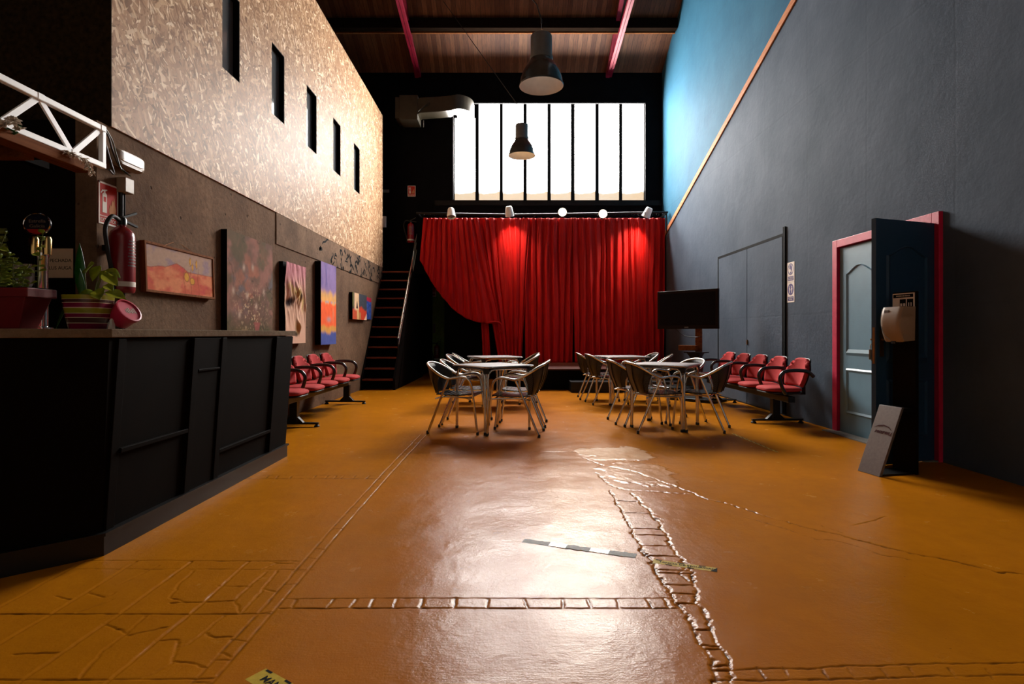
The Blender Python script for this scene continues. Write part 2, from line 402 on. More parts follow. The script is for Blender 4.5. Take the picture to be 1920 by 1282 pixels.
M = {}
def mats():
    M['floor'] = m_floor(); M['osb'] = m_osb(); M['concrete'] = m_concrete(); M['blue'] = m_bluewall()
    M['band'] = m_concrete('weathered plank band', (74,58,48), (140,112,90), 4)
    M['ceil'] = m_planks('roof boards', [col(94,55,34), col(118,74,48), col(134,90,60), col(60,36,22)], .105)
    M['black'] = simple('black wall paint', (.0035,.0035,.004,1), .8, 0, .04, .3, 4)
    M['blackm'] = simple('black metal', (.005,.005,.005,1), .35, 0, .3, .2)
    M['bounce_plaster'] = simple('pale bounce fill', (.58,.54,.48,1), .85, 0, .1, .1, 3)
    M['dkosb'] = simple('dark strand board', (.026,.015,.006,1), .8, 0, .04, .5, 26)  # darker board tone for the end faces of the upper box
    M['purlin'] = simple('brown black timber', (.010,.006,.004,1), .9, 0, .0, .3)
    M['darkbrown'] = simple('dark brown board', (.006,.0035,.0025,1), .75, 0, .04, .3, 3)
    M['steelblk'] = simple('dark painted steel', (.006,.0055,.0055,1), .6, 0, .15, .3)
    M['magenta'] = m_wood('magenta painted steel', (112,12,36), (132,22,46), (3,3,3), .5, 0, .22)
    M['counter'] = simple('dark bar front board', (.0035,.002,.0013,1), .7, 0, .03, .25, 6, .05)
    M['ctop'] = m_concrete('grey brown worktop', (92,76,58), (130,112,90), 9)
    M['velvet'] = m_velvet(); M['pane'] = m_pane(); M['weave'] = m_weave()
    M['stage'] = m_wood('reddish stage boards', (70,30,18), (104,48,30), (2,20,20), .5)
    M['tread'] = m_wood('reddish stair board', (88,34,20), (128,60,38), (3,20,20), .5)
    M['alu'] = simple('brushed aluminium', (.64,.60,.54,1), .23, 1.0, .5, .1, 40)
    M['slat'] = simple('black varnished slats', (.010,.011,.012,1), .22, 0, .5, .2)
    M['rubber'] = simple('black rubber', (.008,.008,.008,1), .7)
    M['ttop'] = simple('mauve grey laminate', (.16,.13,.135,1), .6, 0, .1, .06, 30)
    M['redfab'] = simple('coral red upholstery', (.40,.034,.034,1), .8, 0, .1, .12, 60, .08, 0, .0)
    M['white'] = simple('white paint', (.93,.93,.92,1), .4, 0, .5, .02)
    M['cream'] = simple('cream plastic', (.27,.19,.125,1), .4, 0, .3, .04)
    M['pinkframe'] = m_wood('crimson door frame paint', (176,12,58), (196,24,68), (4,4,4), .5)
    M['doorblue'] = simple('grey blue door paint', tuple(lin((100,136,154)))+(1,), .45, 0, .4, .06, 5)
    M['doorshade'] = simple('shaded blue door paint', tuple(lin((30,62,90)))+(1,), .5, 0, .4, .06, 5)  # open leaf's unlit camera side: its shade is put into the colour
    M['brass'] = simple('dark brass', (.30,.17,.07,1), .35, 1)
    M['batten'] = m_wood('orange pine batten', (164,100,64), (192,132,90), (20,2,20), .75, 0, .08)
    M['pine'] = m_wood('raw pine', (98,54,26), (132,80,44), (20,2,20), .8, 0, .05)
    M['glass'] = simple('dark glass', (.10,.105,.11,1), .06, 0, .5, .05)
    M['red'] = simple('extinguisher red', (.22,.008,.012,1), .25, 0, .5, .06)
    M['signred'] = simple('sign red', (.42,.022,.014,1), .7, 0, .1, .1)
    M['signwhite'] = simple('sign white', (.72,.64,.57,1), .7, 0, .1, .04)
    M['purple'] = simple('sign violet', (.045,.022,.14,1), .5, 0, .4, .1)
    M['paper'] = simple('buff paper', (.72,.52,.34,1), .8, 0, .2, .06, 8)
    M['ink'] = simple('black ink', (.006,.006,.006,1), .8, 0, .05)
    M['stripes'] = m_stripes()
    M['potred'] = simple('dark red planter', (.16,.004,.006,1), .45, 0, .4, .1)
    M['soil'] = simple('potting soil', (.02,.012,.008,1), .9, 0, .1, .4, 60, .5)
    M['leaf'] = m_leaf('pothos leaf', (44,82,16), (110,128,24), (168,160,50))
    M['snake'] = m_leaf('sword leaf', (18,58,22), (32,88,34), (60,110,44))
    M['herb'] = m_leaf('herb leaf', (70,96,26), (118,130,40), (168,164,70))
    M['stem'] = simple('green stem', (.10,.12,.02,1), .5)
    M['flower'] = simple('cream silk petal', (.62,.52,.42,1), .7, 0, .2, .15, 50)
    M['pinklid'] = simple('pink tin', (.52,.02,.06,1), .3, 0, .5, .08)
    M['chrome'] = simple('chrome', (.7,.68,.66,1), .12, 1)
    M['gold'] = simple('gold cap', (.65,.42,.16,1), .2, 1)
    M['duct'] = simple('galvanised duct', (.036,.028,.016,1), .36, .1, .5, .2, 8)
    M['green'] = m_concrete('mossy green wall', (110,150,76), (150,180,100), 2)
    M['yellow'] = simple('yellow tape', (.46,.31,.02,1), .65, 0, .1, .15, 40)
    M['greytape'] = simple('scuffed tape remains', (.10,.092,.085,1), .6, 0, .15, .35, 60, .2)
    M['screen'] = simple('dark screen', (.004,.004,.006,1), .25, 0, .08, .05)
    M['tvframe'] = simple('dark brown bezel', (.012,.006,.0045,1), .5, 0, .1, .1)
    M['lampdark'] = simple('dark enamel', (.035,.038,.036,1), .22, 0, .5, .1)
    M['lampgrey'] = simple('grey cast housing', (.13,.13,.125,1), .4, .2, .5, .1)
    M['lampin'] = simple('white reflector', (.85,.84,.82,1), .4, 0, .5, .04)
    M['navy'] = simple('navy enamel', (.004,.006,.022,1), .3)
    M['plate'] = simple('brushed dark plate', (.15,.132,.13,1), .35, .2, .5, .12, 50)
    M['logo'] = simple('dark red print', (.05,.002,.003,1), .7, 0, .1)
    M['skirt'] = simple('grey threshold', (.16,.15,.13,1), .6)
    M['vpaint'] = vcol('painted canvas'); M['cable'] = simple('black cable', (.006,.007,.006,1), .5)
    M['gcable'] = simple('green cable', (.03,.06,.02,1), .4)
    M['shutter'] = m_wood('green slat shutter', (60,80,44), (150,150,76), (2,2,60), .4)
    M['film'] = simple('cellophane', (.6,.58,.55,1), .12, 0, .6, .1)
    M['film'].node_tree.nodes['Principled BSDF'].inputs['Transmission Weight'].default_value = .7
mats()
# ------------------------------------------------------------------ the setting
# floor: real grooves, cracks and a rough patch in one displaced sheet
def build_floor():
    xs = np.concatenate([np.linspace(-7.2, -2.75, 12), np.arange(-2.7, 2.95, .0055), np.linspace(3.0, 5.4, 10)])
    ys = [1.2, 1.5, 1.7]
    y = 1.72
    while y < 6.4: ys.append(y); y += 0.0040 if y < 2.4 else (.0055 if y < 3.2 else .0055*(y/3.2)**2)
    ys = np.concatenate([np.linspace(-4.2, .8, 5), np.array(ys), np.linspace(6.5, 17.3, 24)])
    X, Y = np.meshgrid(xs, ys)
    H = np.zeros_like(X); D = np.zeros_like(X); P = np.zeros_like(X)
    jx = (fbm(X*9, Y*9, 3, 3)-.5)*.035+(fbm(X*45, Y*45, 5, 2)-.5)*.022; jy = (fbm(X*9, Y*9, 8, 3)-.5)*.035+(fbm(X*45, Y*45, 6, 2)-.5)*.022
    rag = fbm(X*26, Y*26, 21, 2)
    def groove(pts, wd=.006, dp=.005, dirt=.55, ragged=.5, jit=1.0):
        wd = wd*.7; dp = dp*.6; dirt = min(1, dirt*1.5)
        for (ax, ay), (bx, by) in zip(pts[:-1], pts[1:]):
            m_ = .05
            i0 = np.searchsorted(ys, min(ay, by)-m_); i1 = np.searchsorted(ys, max(ay, by)+m_)
            k0 = np.searchsorted(xs, min(ax, bx)-m_); k1 = np.searchsorted(xs, max(ax, bx)+m_)
            if i1 <= i0 or k1 <= k0: continue
            s_ = (slice(i0, i1), slice(k0, k1))
            x_ = X[s_] + jx[s_]*jit*.5; y_ = Y[s_] + jy[s_]*jit*.5
            dx, dy = bx-ax, by-ay; l2 = dx*dx+dy*dy+1e-9
            t = np.clip(((x_-ax)*dx+(y_-ay)*dy)/l2, 0, 1)
            d = np.hypot(x_-ax-t*dx, y_-ay-t*dy)
            ww = wd*(1-ragged/2+ragged*rag[s_])
            g = np.exp(-(d/ww)**2)
            H[s_] = np.minimum(H[s_], -dp*g*(1-ragged*.6+ragged*1.2*rag[s_]))
            D[s_] = np.maximum(D[s_], dirt*np.exp(-(d/(ww*.7))**2)*np.clip(rag[s_]*1.8-.25, 0, 1))
            lip = np.exp(-((d-ww*2.0)/(ww*.9))**2)*dp*.08*rag[s_]
            H[s_] = np.maximum(H[s_], np.where(H[s_] > -.0003, lip, H[s_]))
    def G(pp, **k): groove([FP(*p) for p in pp], **k)
    rnd = random.Random(4)
    # left ladder strip of narrow cobbles running down the hall
    groove([(-.937, 1.7), (-.934, 2.24), (-.94, 3.3), (-.93, 4.6), (-.90, 6.2)], dp=.006, dirt=.45, jit=.25)
    groove([(-1.0, 1.7), (-.987, 2.24), (-1.0, 3.3), (-.992, 4.6), (-.965, 6.2)], dp=.005, dirt=.5, jit=.3)
    y = 1.8
    while y < 6.1:
        groove([(-1.0, y), (-.935, y+rnd.uniform(-.025,.025))], wd=.004, jit=.5); y += rnd.uniform(.1, .3)
    # near cross strip
    a = 2.362; b = 2.279
    groove([(-.93, a), (.70, a)], wd=.0045, dp=.004, jit=.3); groove([(-.92, b), (.68, b)], wd=.006, dp=.006, dirt=.8, jit=.25)
    for px in (553, 622, 665, 697, 744, 791, 853, 915, 984, 1057, 1106, 1161, 1218, 1252):
        x = (px-955)/F*2.32; groove([(x-.004, a), (x+rnd.uniform(-.01,.01), b)], wd=.008, dp=.006, jit=.6)
    # right wandering cobble strip
    Lp = [(1145,918),(1160,945),(1175,975),(1190,1005),(1208,1035),(1230,1062),(1246,1092),(1262,1120),(1278,1145),(1290,1165),(1318,1215),(1334,1257),(1338,1282)]
    Rp = [(1185,924),(1200,940),(1215,955),(1240,985),(1262,1025),(1276,1045),(1290,1060),(1298,1085),(1310,1130),(1325,1160),(1340,1190),(1352,1215),(1367,1254),(1372,1282)]
    G(Lp, wd=.0085, dp=.008, ragged=1.0, jit=2.6, dirt=.9); G(Rp, wd=.0085, dp=.007, ragged=1.0, jit=2.8, dirt=.9)
    def atpy(L_, py):
        for (x0,y0),(x1,y1) in zip(L_[:-1], L_[1:]):
            if y0 <= py <= y1: return x0+(x1-x0)*(py-y0)/(y1-y0)
        return L_[0][0]
    for py in (938, 961, 990, 1002, 1022, 1041, 1067, 1073, 1095, 1112, 1130, 1178, 1208, 1215, 1246, 1255):
        G([(atpy(Lp,py), py), (atpy(Rp,py+2), py+2)], wd=.006, dp=.009, dirt=.9)
    G([(1285,1062),(1272,1075),(1290,1088)], wd=.006)
    # bottom right strip and left paving
    G([(1345,1257),(1500,1255),(1700,1246),(1930,1240)], wd=.005); G([(1345,1276),(1600,1272),(1930,1264)], wd=.005)
    for px in (1420,1470,1540,1590,1650,1705,1780,1850): G([(px,1253),(px+14,1273)], wd=.005)
    G([(170,1051),(360,1051),(560,1052)], wd=.005, jit=.4); G([(120,1067),(400,1067),(585,1068)], wd=.004, jit=.4)
    G([(-20,1151),(250,1151),(510,1150)], wd=.006, dp=.006, jit=.3); G([(-40,1274),(200,1274),(400,1272)], wd=.005, jit=.3)
    for x in (-1.263, -1.54, -1.808, -2.06): groove([(x-.01, 1.7), (x+.01, 2.25), (x+.005, 2.75)], wd=.0075, dp=.009, dirt=.15, jit=.5)
    cr = [[(970,185),(905,240),(850,320),(920,340),(1010,345)], [(1165,335),(1330,190)], [(1165,335),(1205,400),(1310,280),(1390,180)], [(1090,258),(1250,265)],
          [(1315,275),(1380,290)], [(430,295),(525,320),(570,295)], [(275,315),(350,330)], [(515,450),(635,500),(720,415)], [(635,500),(500,600),(440,670),(390,720)],
          [(640,510),(840,465)], [(780,535),(890,535),(860,650),(700,730)], [(895,570),(940,555),(1130,410)], [(1030,500),(1070,520),(1160,515)], [(880,640),(1040,665)],
          [(1110,590),(1155,620)], [(1340,140),(1385,150),(1310,175)], [(1385,150),(1460,152)], [(385,395),(560,330)], [(600,250),(790,160)], [(60,605),(280,600)], [(850,345),(1160,335)]]
    for c_ in cr: G([(x/2.667, 1000+y/2.667) for x, y in c_], wd=.0055, dp=.006, dirt=.12)
    # mid strips
    G([(470,891),(600,891),(712,893)], wd=.006, dirt=.35); G([(455,897),(712,897)], wd=.009, dp=.006, dirt=.5)
    for px in (500,520,545,590,612,628,642,665,690): G([(px+3,891),(px-2,897)], wd=.008)
    G([(760,850),(920,848),(1112,846)], wd=.009, dirt=.3); G([(590,802),(700,803),(790,803)], wd=.01, dirt=.3)
    # long crack to the right wall
    G([(1090,857),(1130,872),(1190,885),(1245,905),(1300,925),(1320,935),(1370,945),(1430,965),(1490,983),(1560,1000),(1640,1020),(1700,1035),(1800,1055),(1870,1072),(1925,1079)], wd=.009, dp=.007, ragged=1.0, jit=2.2, dirt=.75)
    G([(1395,968),(1470,990),(1530,1012),(1565,1013),(1600,1022),(1650,1040),(1720,1050)], wd=.006, dp=.004, ragged=1.0, jit=2, dirt=.4)
    G([(1600,985),(1640,975),(1660,968)], wd=.006); G([(1540,985),(1580,1000)], wd=.005)
    # repaired patches: raised, lumpy and paler
    def patch(cx, cy, rx, ry, amp, pale, sd):
        e = ((X-cx)/rx)**2+((Y-cy)/ry)**2 + (fbm(X*6, Y*6, sd, 5)-.5)*2.4
        m_ = np.clip((1-e)*6, 0, 1)
        H[...] += m_*amp*(.5+fbm(X*22, Y*22, sd+1, 3)); P[...] = np.maximum(P, m_*pale*(.35+.9*fbm(X*7, Y*7, sd+2, 3)))
        rim = np.exp(-((e-1)/.06)**2)*np.clip(rag*1.6-.3, 0, 1); D[...] = np.maximum(D, rim*.3)
    patch(.98, 5.24, .36, .28, .003, 1.0, 31)
    patch(1.02, 4.45, .30, .36, .004, .3, 51)
    G([(1117,885),(1140,908),(1165,916),(1220,921),(1290,926)], wd=.012, dp=.005, ragged=1, dirt=.2, jit=2.5)
    # trowel ripples
    H += (fbm(X*3.2, Y*3.2, 71, 3)-.5)*.004
    H += (fbm(X*14, Y*7, 77, 3)-.5)*.0016
    global FX, FY, FH
    FX, FY, FH = xs, ys, H
    nx, ny = len(xs), len(ys)
    V = np.stack([X, Y, H], -1).reshape(-1, 3)
    ii = (np.arange(ny-1)[:, None]*nx + np.arange(nx-1)[None, :]).reshape(-1)
    Q = np.stack([ii, ii+1, ii+nx+1, ii+nx], -1)
    me = bpy.data.meshes.new('floor'); me.vertices.add(len(V)); me.vertices.foreach_set('co', V.astype(np.float32).ravel())
    me.loops.add(Q.size); me.loops.foreach_set('vertex_index', Q.astype(np.int32).ravel())
    me.polygons.add(len(Q)); me.polygons.foreach_set('loop_start', np.arange(0, Q.size, 4, dtype=np.int32))
    me.update(calc_edges=True); me.shade_smooth()
    at = me.color_attributes.new('Col', 'FLOAT_COLOR', 'POINT')
    cc = np.zeros((len(V), 4), np.float32); cc[:, 0] = D.ravel(); cc[:, 1] = P.ravel(); cc[:, 3] = 1
    at.data.foreach_set('color', cc.ravel())
    me.materials.append(M['floor'])
    o = bpy.data.objects.new('floor', me); C.objects.link(o); struct(o)
build_floor()
def floorz(x, y):
    i = min(max(np.searchsorted(FX, x)-1, 0), len(FX)-2); j = min(max(np.searchsorted(FY, y)-1, 0), len(FY)-2)
    return float(max(FH[j, i], FH[j, i+1], FH[j+1, i], FH[j+1, i+1]))

# roof
def roofz(y): return 7.42 + .5*(13.8-y)
b = MB(); b.hexa([(-7.2,6,roofz(6)),(3.9,6,roofz(6)),(3.9,14,roofz(14)),(-7.2,14,roofz(14))], [(-7.2,6,roofz(6)+.1),(3.9,6,roofz(6)+.1),(3.9,14,roofz(14)+.1),(-7.2,14,roofz(14)+.1)])
b.hexa([(-7.2,-4.2,7.5),(3.9,-4.2,7.5),(3.9,6,roofz(6)),(-7.2,6,roofz(6))], [(-7.2,-4.2,7.6),(3.9,-4.2,7.6),(3.9,6,roofz(6)+.1),(-7.2,6,roofz(6)+.1)])
struct(b.build('ceiling', M['ceil']))
b = MB(); yb = 12.53; b.box(-7.1, 3.68, yb-.08, yb+.08, roofz(yb)-.27, roofz(yb)-.05); struct(b.build('trim_1', M['purlin']))
b = MB(); b.box(-7.1, 3.68, 12.62, 12.66, roofz(12.64)-.24, roofz(12.64)-.19); struct(b.build('trim_2', M['pine']))

# back wall: black, with the window opening and the passage opening beside the stage
WX0, WX1, WZ0, WZ1 = -1.36, 3.30, 4.333, 6.685
WY = 14.6
b = MB()
b.box(-7.2, WX0, 13.8, 13.86, 2.65, 9.2); b.box(WX1, 3.9, 13.8, 13.86, 0, 9.2); b.box(WX0, WX1, 13.8, 13.86, WZ1, 9.2)
b.box(-1.75, -1.6, 13.86, 14.75, 4.0, 7.4); b.box(3.7, 3.9, 13.86, 14.75, 4.0, 7.4); b.box(-1.6, 3.7, 13.86, 14.75, 7.2, 7.4); b.box(-1.6, 3.7, 13.86, 14.75, 4.0, 4.2)
b.box(WX0, WX1, 13.8, 13.86, 0, WZ0); b.box(-1.53, WX0, 13.8, 14.0, 0, 2.65); b.box(-7.2, -2.3, 13.8, 14.0, 0, 2.65); b.box(-2.3, -1.53, 13.8, 14.0, 2.55, 2.65)
b.box(-1.6, -1.5, 14.0, 17.0, 0, 2.6); b.box(-2.4, -2.3, 14.0, 17.0, 0, 2.6); b.box(-2.4, -1.5, 14.0, 17.2, 2.55, 2.65)
struct(b.build('wall_back', M['black']))
b = MB(); b.box(-2.4, -1.5, 17.0, 17.2, .12, 2.6); struct(b.build('wall_passage', M['green']))
b = MB(); b.box(-2.4, -1.5, 16.97, 17.0, 0, .12); struct(b.build('baseboard_passage', M['black']))
# window: eight frosted sheets in a dark frame
wf = MB(); XA, XB = -1.5, 3.6; ZA, ZB = 4.2, 7.2
edges = [(852,892),(897.5,937.5),(942.5,982),(987,1027),(1032,1071),(1076.5,1116.5),(1122,1161),(1165.6,1207.5)]
wr = thing('window_1', 'window', 'window'); del wr['label']; del wr['category']; struct(wr)
prev = XA-.1
for i, (x0, x1) in enumerate(edges):
    a = (x0+.6-955)/F*WY; c_ = (x1-.6-955)/F*WY
    wf.box(prev, a, WY-.03, WY+.05, ZA, ZB); prev = c_
    top = 1.1+403/F*WY if i == 0 else 7.15
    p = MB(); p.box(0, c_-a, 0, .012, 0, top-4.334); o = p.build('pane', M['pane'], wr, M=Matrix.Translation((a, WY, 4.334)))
wf.box(prev, XB+.1, WY-.03, WY+.05, ZA, ZB); wf.box(XA, (893-955)/F*WY, WY-.03, WY+.05, 1.1+403/F*WY, 7.2)
wf.build('window_frame', M['steelblk'], wr)
b = MB(); b.box(-1.8, 3.68, 13.74, 13.82, WZ0-.14, WZ0-.02); struct(b.build('trim_3', M['steelblk']))

# right wall with its doorway, diagonal pine batten
b = MB()
b.box(3.7, 3.9, -4.2, 4.94, 0, 9.5); b.box(3.7, 3.9, 6.37, 14.0, 0, 9.5); b.box(3.7, 3.9, 4.94, 6.37, 2.08, 9.5)
struct(b.build('wall_right', M['blue']))
b = MB(); b.box(5.2, 5.3, 4, 7.3, 0, 2.7); b.box(3.9, 5.3, 4, 4.1, 0, 2.7); b.box(3.9, 5.3, 7.2, 7.3, 0, 2.7); b.box(3.9, 5.3, 4, 7.3, 2.7, 2.8)
struct(b.build('wall_corridor', M['darkbrown']))
def batz(y): return 3.49 - .3206*(y-13.4)
b = MB(); b.bar((3.69, 13.72, batz(13.72)), (3.69, 3.4, batz(3.4)), .022, .105, (0,0,1)); struct(b.build('trim_4', M['batten'], bev=.003))
# crimson door casing
b = MB()
for (y0, y1, z0, z1) in ((6.37,6.46,0,2.145), (4.855,4.94,0,2.145), (4.94,6.37,2.06,2.145)): b.box(3.665, 3.76, y0, y1, z0, z1)
struct(b.build('trim_5', M['pinkframe'], bev=.004))
b = MB(); b.box(3.55, 3.9, 4.86, 6.46, 0, .012); struct(b.build('trim_6', M['skirt']))

def door_leaf(name, wd, ht, mat, M_, depth=.04):
    # local x along the leaf from the hinge, y thickness (front -y), z up
    r = thing(name, 'x', 'x', M=M_)
    b = MB(); b.box(0, wd, 0, depth, 0.01, ht)
    s_ = .115
    for sgn, yy in ((-1, 0), (1, depth)):
        def mould(poly):
            n = len(poly); cx = sum(p[0] for p in poly)/n; cz = sum(p[1] for p in poly)/n
            def ins(d): return [(cx+(x-cx)*(1-d/abs(wd/2-s_)), cz+(z-cz)*(1-d/(.5*(max(q[1] for q in poly)-min(q[1] for q in poly))))) for x, z in poly]
            r0, r1, r2 = ins(0), ins(.018), ins(.04)
            vs = [(x, yy+sgn*.0005, z) for x, z in r0]+[(x, yy+sgn*.012, z) for x, z in r1]+[(x, yy+sgn*.002, z) for x, z in r2]
            fs = [(i, (i+1) % n, n+(i+1) % n, n+i) for i in range(n)]+[(n+i, n+(i+1) % n, 2*n+(i+1) % n, 2*n+i) for i in range(n)]
            b.add(vs, fs if sgn > 0 else [tuple(reversed(f)) for f in fs])
        lo = [(s_, .22), (wd-s_, .22), (wd-s_, .72), (s_, .72)]; mould(lo)
        top = [(s_, .86), (wd-s_, .86), (wd-s_, ht-.30)]
        for k in range(1, 16):
            t = k/16; top.append((wd-s_-(wd-2*s_)*t, ht-.30+.085*(.5-.5*math.cos(2*math.pi*t))**.75))
        top.append((s_, ht-.30)); mould(top)
    b.build('panel', mat, r); return r
def place(origin, xdir):
    xd = Vector(xdir).normalized(); zd = Vector((0,0,1)); yd = zd.cross(xd); m_ = Matrix.Identity(4)
    for i in range(3): m_[i][0] = xd[i]; m_[i][1] = yd[i]; m_[i][2] = zd[i]; m_[i][3] = origin[i]
    return m_
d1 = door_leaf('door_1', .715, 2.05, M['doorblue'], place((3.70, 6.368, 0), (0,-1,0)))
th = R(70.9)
d2 = door_leaf('door_2', .715, 2.05, M['doorshade'], place((3.68, 4.955, 0), (-math.sin(th), -math.cos(th), 0)))
tag(d1, 'closed grey blue panelled door leaf in the crimson frame', 'door'); tag(d2, 'open shade-darkened blue door leaf swung out into the hall from the crimson frame', 'door')
def lever(parent, x, y, z, sgn, name='handle'):
    b = MB(); b.box(x-.018, x+.018, y, y+sgn*.008, z-.11, z+.11); b.tube([(x,y,z+.03),(x,y+sgn*.05,z+.03),(x+.02,y+sgn*.055,z+.03),(x+.11,y+sgn*.055,z+.025)], .009)
    return b.build(name, M['brass'], parent, True)
h2 = lever(d2, .655, .04, 1.02, 1); h2b = lever(d2, .655, 0, 1.02, -1)
h2.matrix_basis = Matrix.Translation((1.31,0,0)) @ Matrix.Diagonal((-1,1,1,1)); h2b.matrix_basis = h2.matrix_basis
k_ = MB(); k_.tube([(.675+.02*math.cos(a), -.06, .985+.03*math.sin(a)) for a in np.linspace(0, 6.28, 14)], .003, 6); k_.box(.668,.684,-.064,-.058,.87,.96); k_.box(.650,.666,-.067,-.061,.88,.965)
k_.build('key_ring', M['brass'], h2b)
b = MB(); b.tube([(.46,-.006,.80),(.62,-.006,.80)], .010, 8); b.box(.50,.60,-.025,0,.785,.815); b.build('bolt', M['brass'], d2)
b = MB(); b.box(.715,.717,.010,.030,.85,1.15); b.build('lock_plate', M['brass'], d2)

# flush double door painted like the wall
b = MB(); d3 = thing('door_3', 'tall flush double door painted slate blue like the wall', 'door', (0,0,0))
for (y0, y1) in ((7.70, 8.83), (8.845, 10.03)):
    q = MB(); q.box(3.690, 3.6995, y0, y1, .02, 2.41); q.build('leaf', M['blue'], d3)
q = MB(); q.box(3.688, 3.6998, 7.65, 10.07, 2.412, 2.45); q.box(3.688, 3.6998, 10.03, 10.075, .02, 2.42); q.box(3.68, 3.6998, 7.60, 7.66, .02, 2.53); q.box(3.6935, 3.6998, 8.828, 8.847, .02, 2.4); q.build('gap_trim', M['black'], d3)
q = MB(); q.box(3.675, 3.69, 8.80, 8.83, .93, 1.0); q.build('finger_pull', M['brass'], d3)

# left side: concrete wall below, strand board box above
b = MB(); b.box(-3.05, -2.9, 4.0, 12.95, 0, 2.6); struct(b.build('wall_left', M['concrete']))
b = MB(); b.box(-2.9, -2.888, 7.06, 12.95, 2.21, 2.6); o = struct(b.build('trim_7', M['band'], bev=.003))
SL = [(4.40,4.80), (5.72,6.09), (6.91,7.30), (8.10,8.52), (9.32,9.73), (10.56,10.97)]
b = MB(); y0 = 4.13
for s0, s1 in SL[1:]:
    b.box(-2.96, -2.885, y0, s0, 2.602, 6.06); b.box(-2.96, -2.885, s0, s1, 2.602, 3.778); b.box(-2.96, -2.885, s0, s1, 4.645, 6.06); y0 = s1
b.box(-2.96, -2.885, y0, 12.95, 2.602, 6.06)
struct(b.build('wall_upper_left', M['osb']))
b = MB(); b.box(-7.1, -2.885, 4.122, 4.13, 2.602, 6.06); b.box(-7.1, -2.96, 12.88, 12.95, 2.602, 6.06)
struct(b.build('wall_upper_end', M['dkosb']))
b = MB(); b.box(-7.1, -2.96, 4.2, 12.88, 6.0, 6.06); b.box(-7.1, -2.96, 4.2, 12.88, 2.602, 2.66); struct(b.build('trim_8', M['darkbrown']))
for i, (s0, s1) in enumerate(SL[1:]):
    r = thing('window_%d' % (i+2), 'x', 'x', (-2.96, s0, 3.778)); del r['label']; del r['category']; struct(r)
    g = MB(); g.box(0, .008, .0, s1-s0, 0, .867); g.build('pane', M['glass'], r)
    g = MB(); g.box(.006, .074, s1-s0-.012, s1-s0, 0, .867); g.box(.006, .074, 0, s1-s0, .855, .867); g.box(.006, .074, 0, s1-s0, 0, .006); g.box(.006,.074,0,.005,0,.867); g.build('reveal', M['black'], r)
b = MB(); b.box(-7.1, -3.05, 4.0, 4.1, 0, 2.602); b.box(-7.1, -3.06, 12.85, 12.95, 0, 2.6); struct(b.build('wall_bar', M['darkbrown']))
b = MB(); b.box(-7.2, -7.1, -4.2, 14, 0, 9.5); struct(b.build('wall_far_left', M['black']))
b = MB(); b.box(-7.2, 3.9, -3.1, -3.0, 0, 9.5); struct(b.build('unseen_bounce_wall_front', M['bounce_plaster']))  # unseen wall behind the camera, made pale and near to bounce light

# scribbled strokes and dark stains on the plank band
b = MB(LW(0, 0, .0125)); rr = random.Random(5)
def stroke(pts, wd):
    for (a, b_) in zip(pts[:-1], pts[1:]):
        d = Vector((b_[0]-a[0], b_[1]-a[1], 0)); n = Vector((-d.y, d.x, 0)).normalized()*wd/2
        b.add([(a[0]-n.x,a[1]-n.y,.0006),(a[0]+n.x,a[1]+n.y,.0006),(b_[0]+n.x,b_[1]+n.y,.0006),(b_[0]-n.x,b_[1]-n.y,.0006)], [(3,2,1,0)])
for k in range(44):
    y = 8.7 + 4.1*rr.random()**.9; z = 2.25+.3*rr.random(); p = [(y, z)]
    for q in range(rr.randint(2, 5)): p.append((p[-1][0]+rr.uniform(-.10,.12), min(2.59, max(2.215, p[-1][1]+rr.uniform(-.12,.10)))))
    stroke(p, rr.uniform(.012,.05))
struct(b.build('trim_9', M['ink']))

# roof trusses: upper chord under the boards, lower chord meeting it at the window wall
for nm, X_, lab in (('roof_truss', 2.42, 'pale magenta roof beam above the right end of the window'), ('roof_truss', -2.2, 'dark magenta roof beam above the air duct')):
    r = thing(nm, lab, 'beam', (X_, 13.8, 7.35), 0, None)
    b = MB(); b.bar((-.04, 0, -.02), (-.04, -7.5, roofz(6.3)-7.35-.16), .09, .10); b.build('upper_chord', M['magenta'], r)
    for sx in (-.032, .032):
        q = MB(); q.bar((sx, 0, 0), (sx, -7.5, 7.5*.16), .055, .09); q.build('lower_chord', M['magenta'], r)
    for yy in (-4.5, -5.8, -7.2): q = MB(); q.bar((0, yy, -yy*.16), (-.04, yy, -yy*.5-.1), .06, .05, (1,0,0)); q.build('strut', M['magenta'], r)
# ------------------------------------------------------------------ stage, stairs, curtains
st = thing('stage', 'low black fronted stage with reddish board floor under the curtain', 'stage', (1.7, 11.1, 0))
b = MB(); b.box(-2.0, 1.98, 0, 2.68, 0, .385); b.build('stage_body', M['black'], st)
b = MB(); b.box(-2.0, 1.98, -.02, 2.68, .385, .413); b.build('deck', M['stage'], st, bev=.004)
b = MB(); b.box(-.55, 1.6, -.50, -.03, 0, .17); b.box(-.55, 1.6, -.51, -.03, .17, .195)
tag(b.build('stage_step', M['blackm'], None, M=Matrix.Translation((1.7, 11.1, 0))), 'low black step along the foot of the stage', 'step')

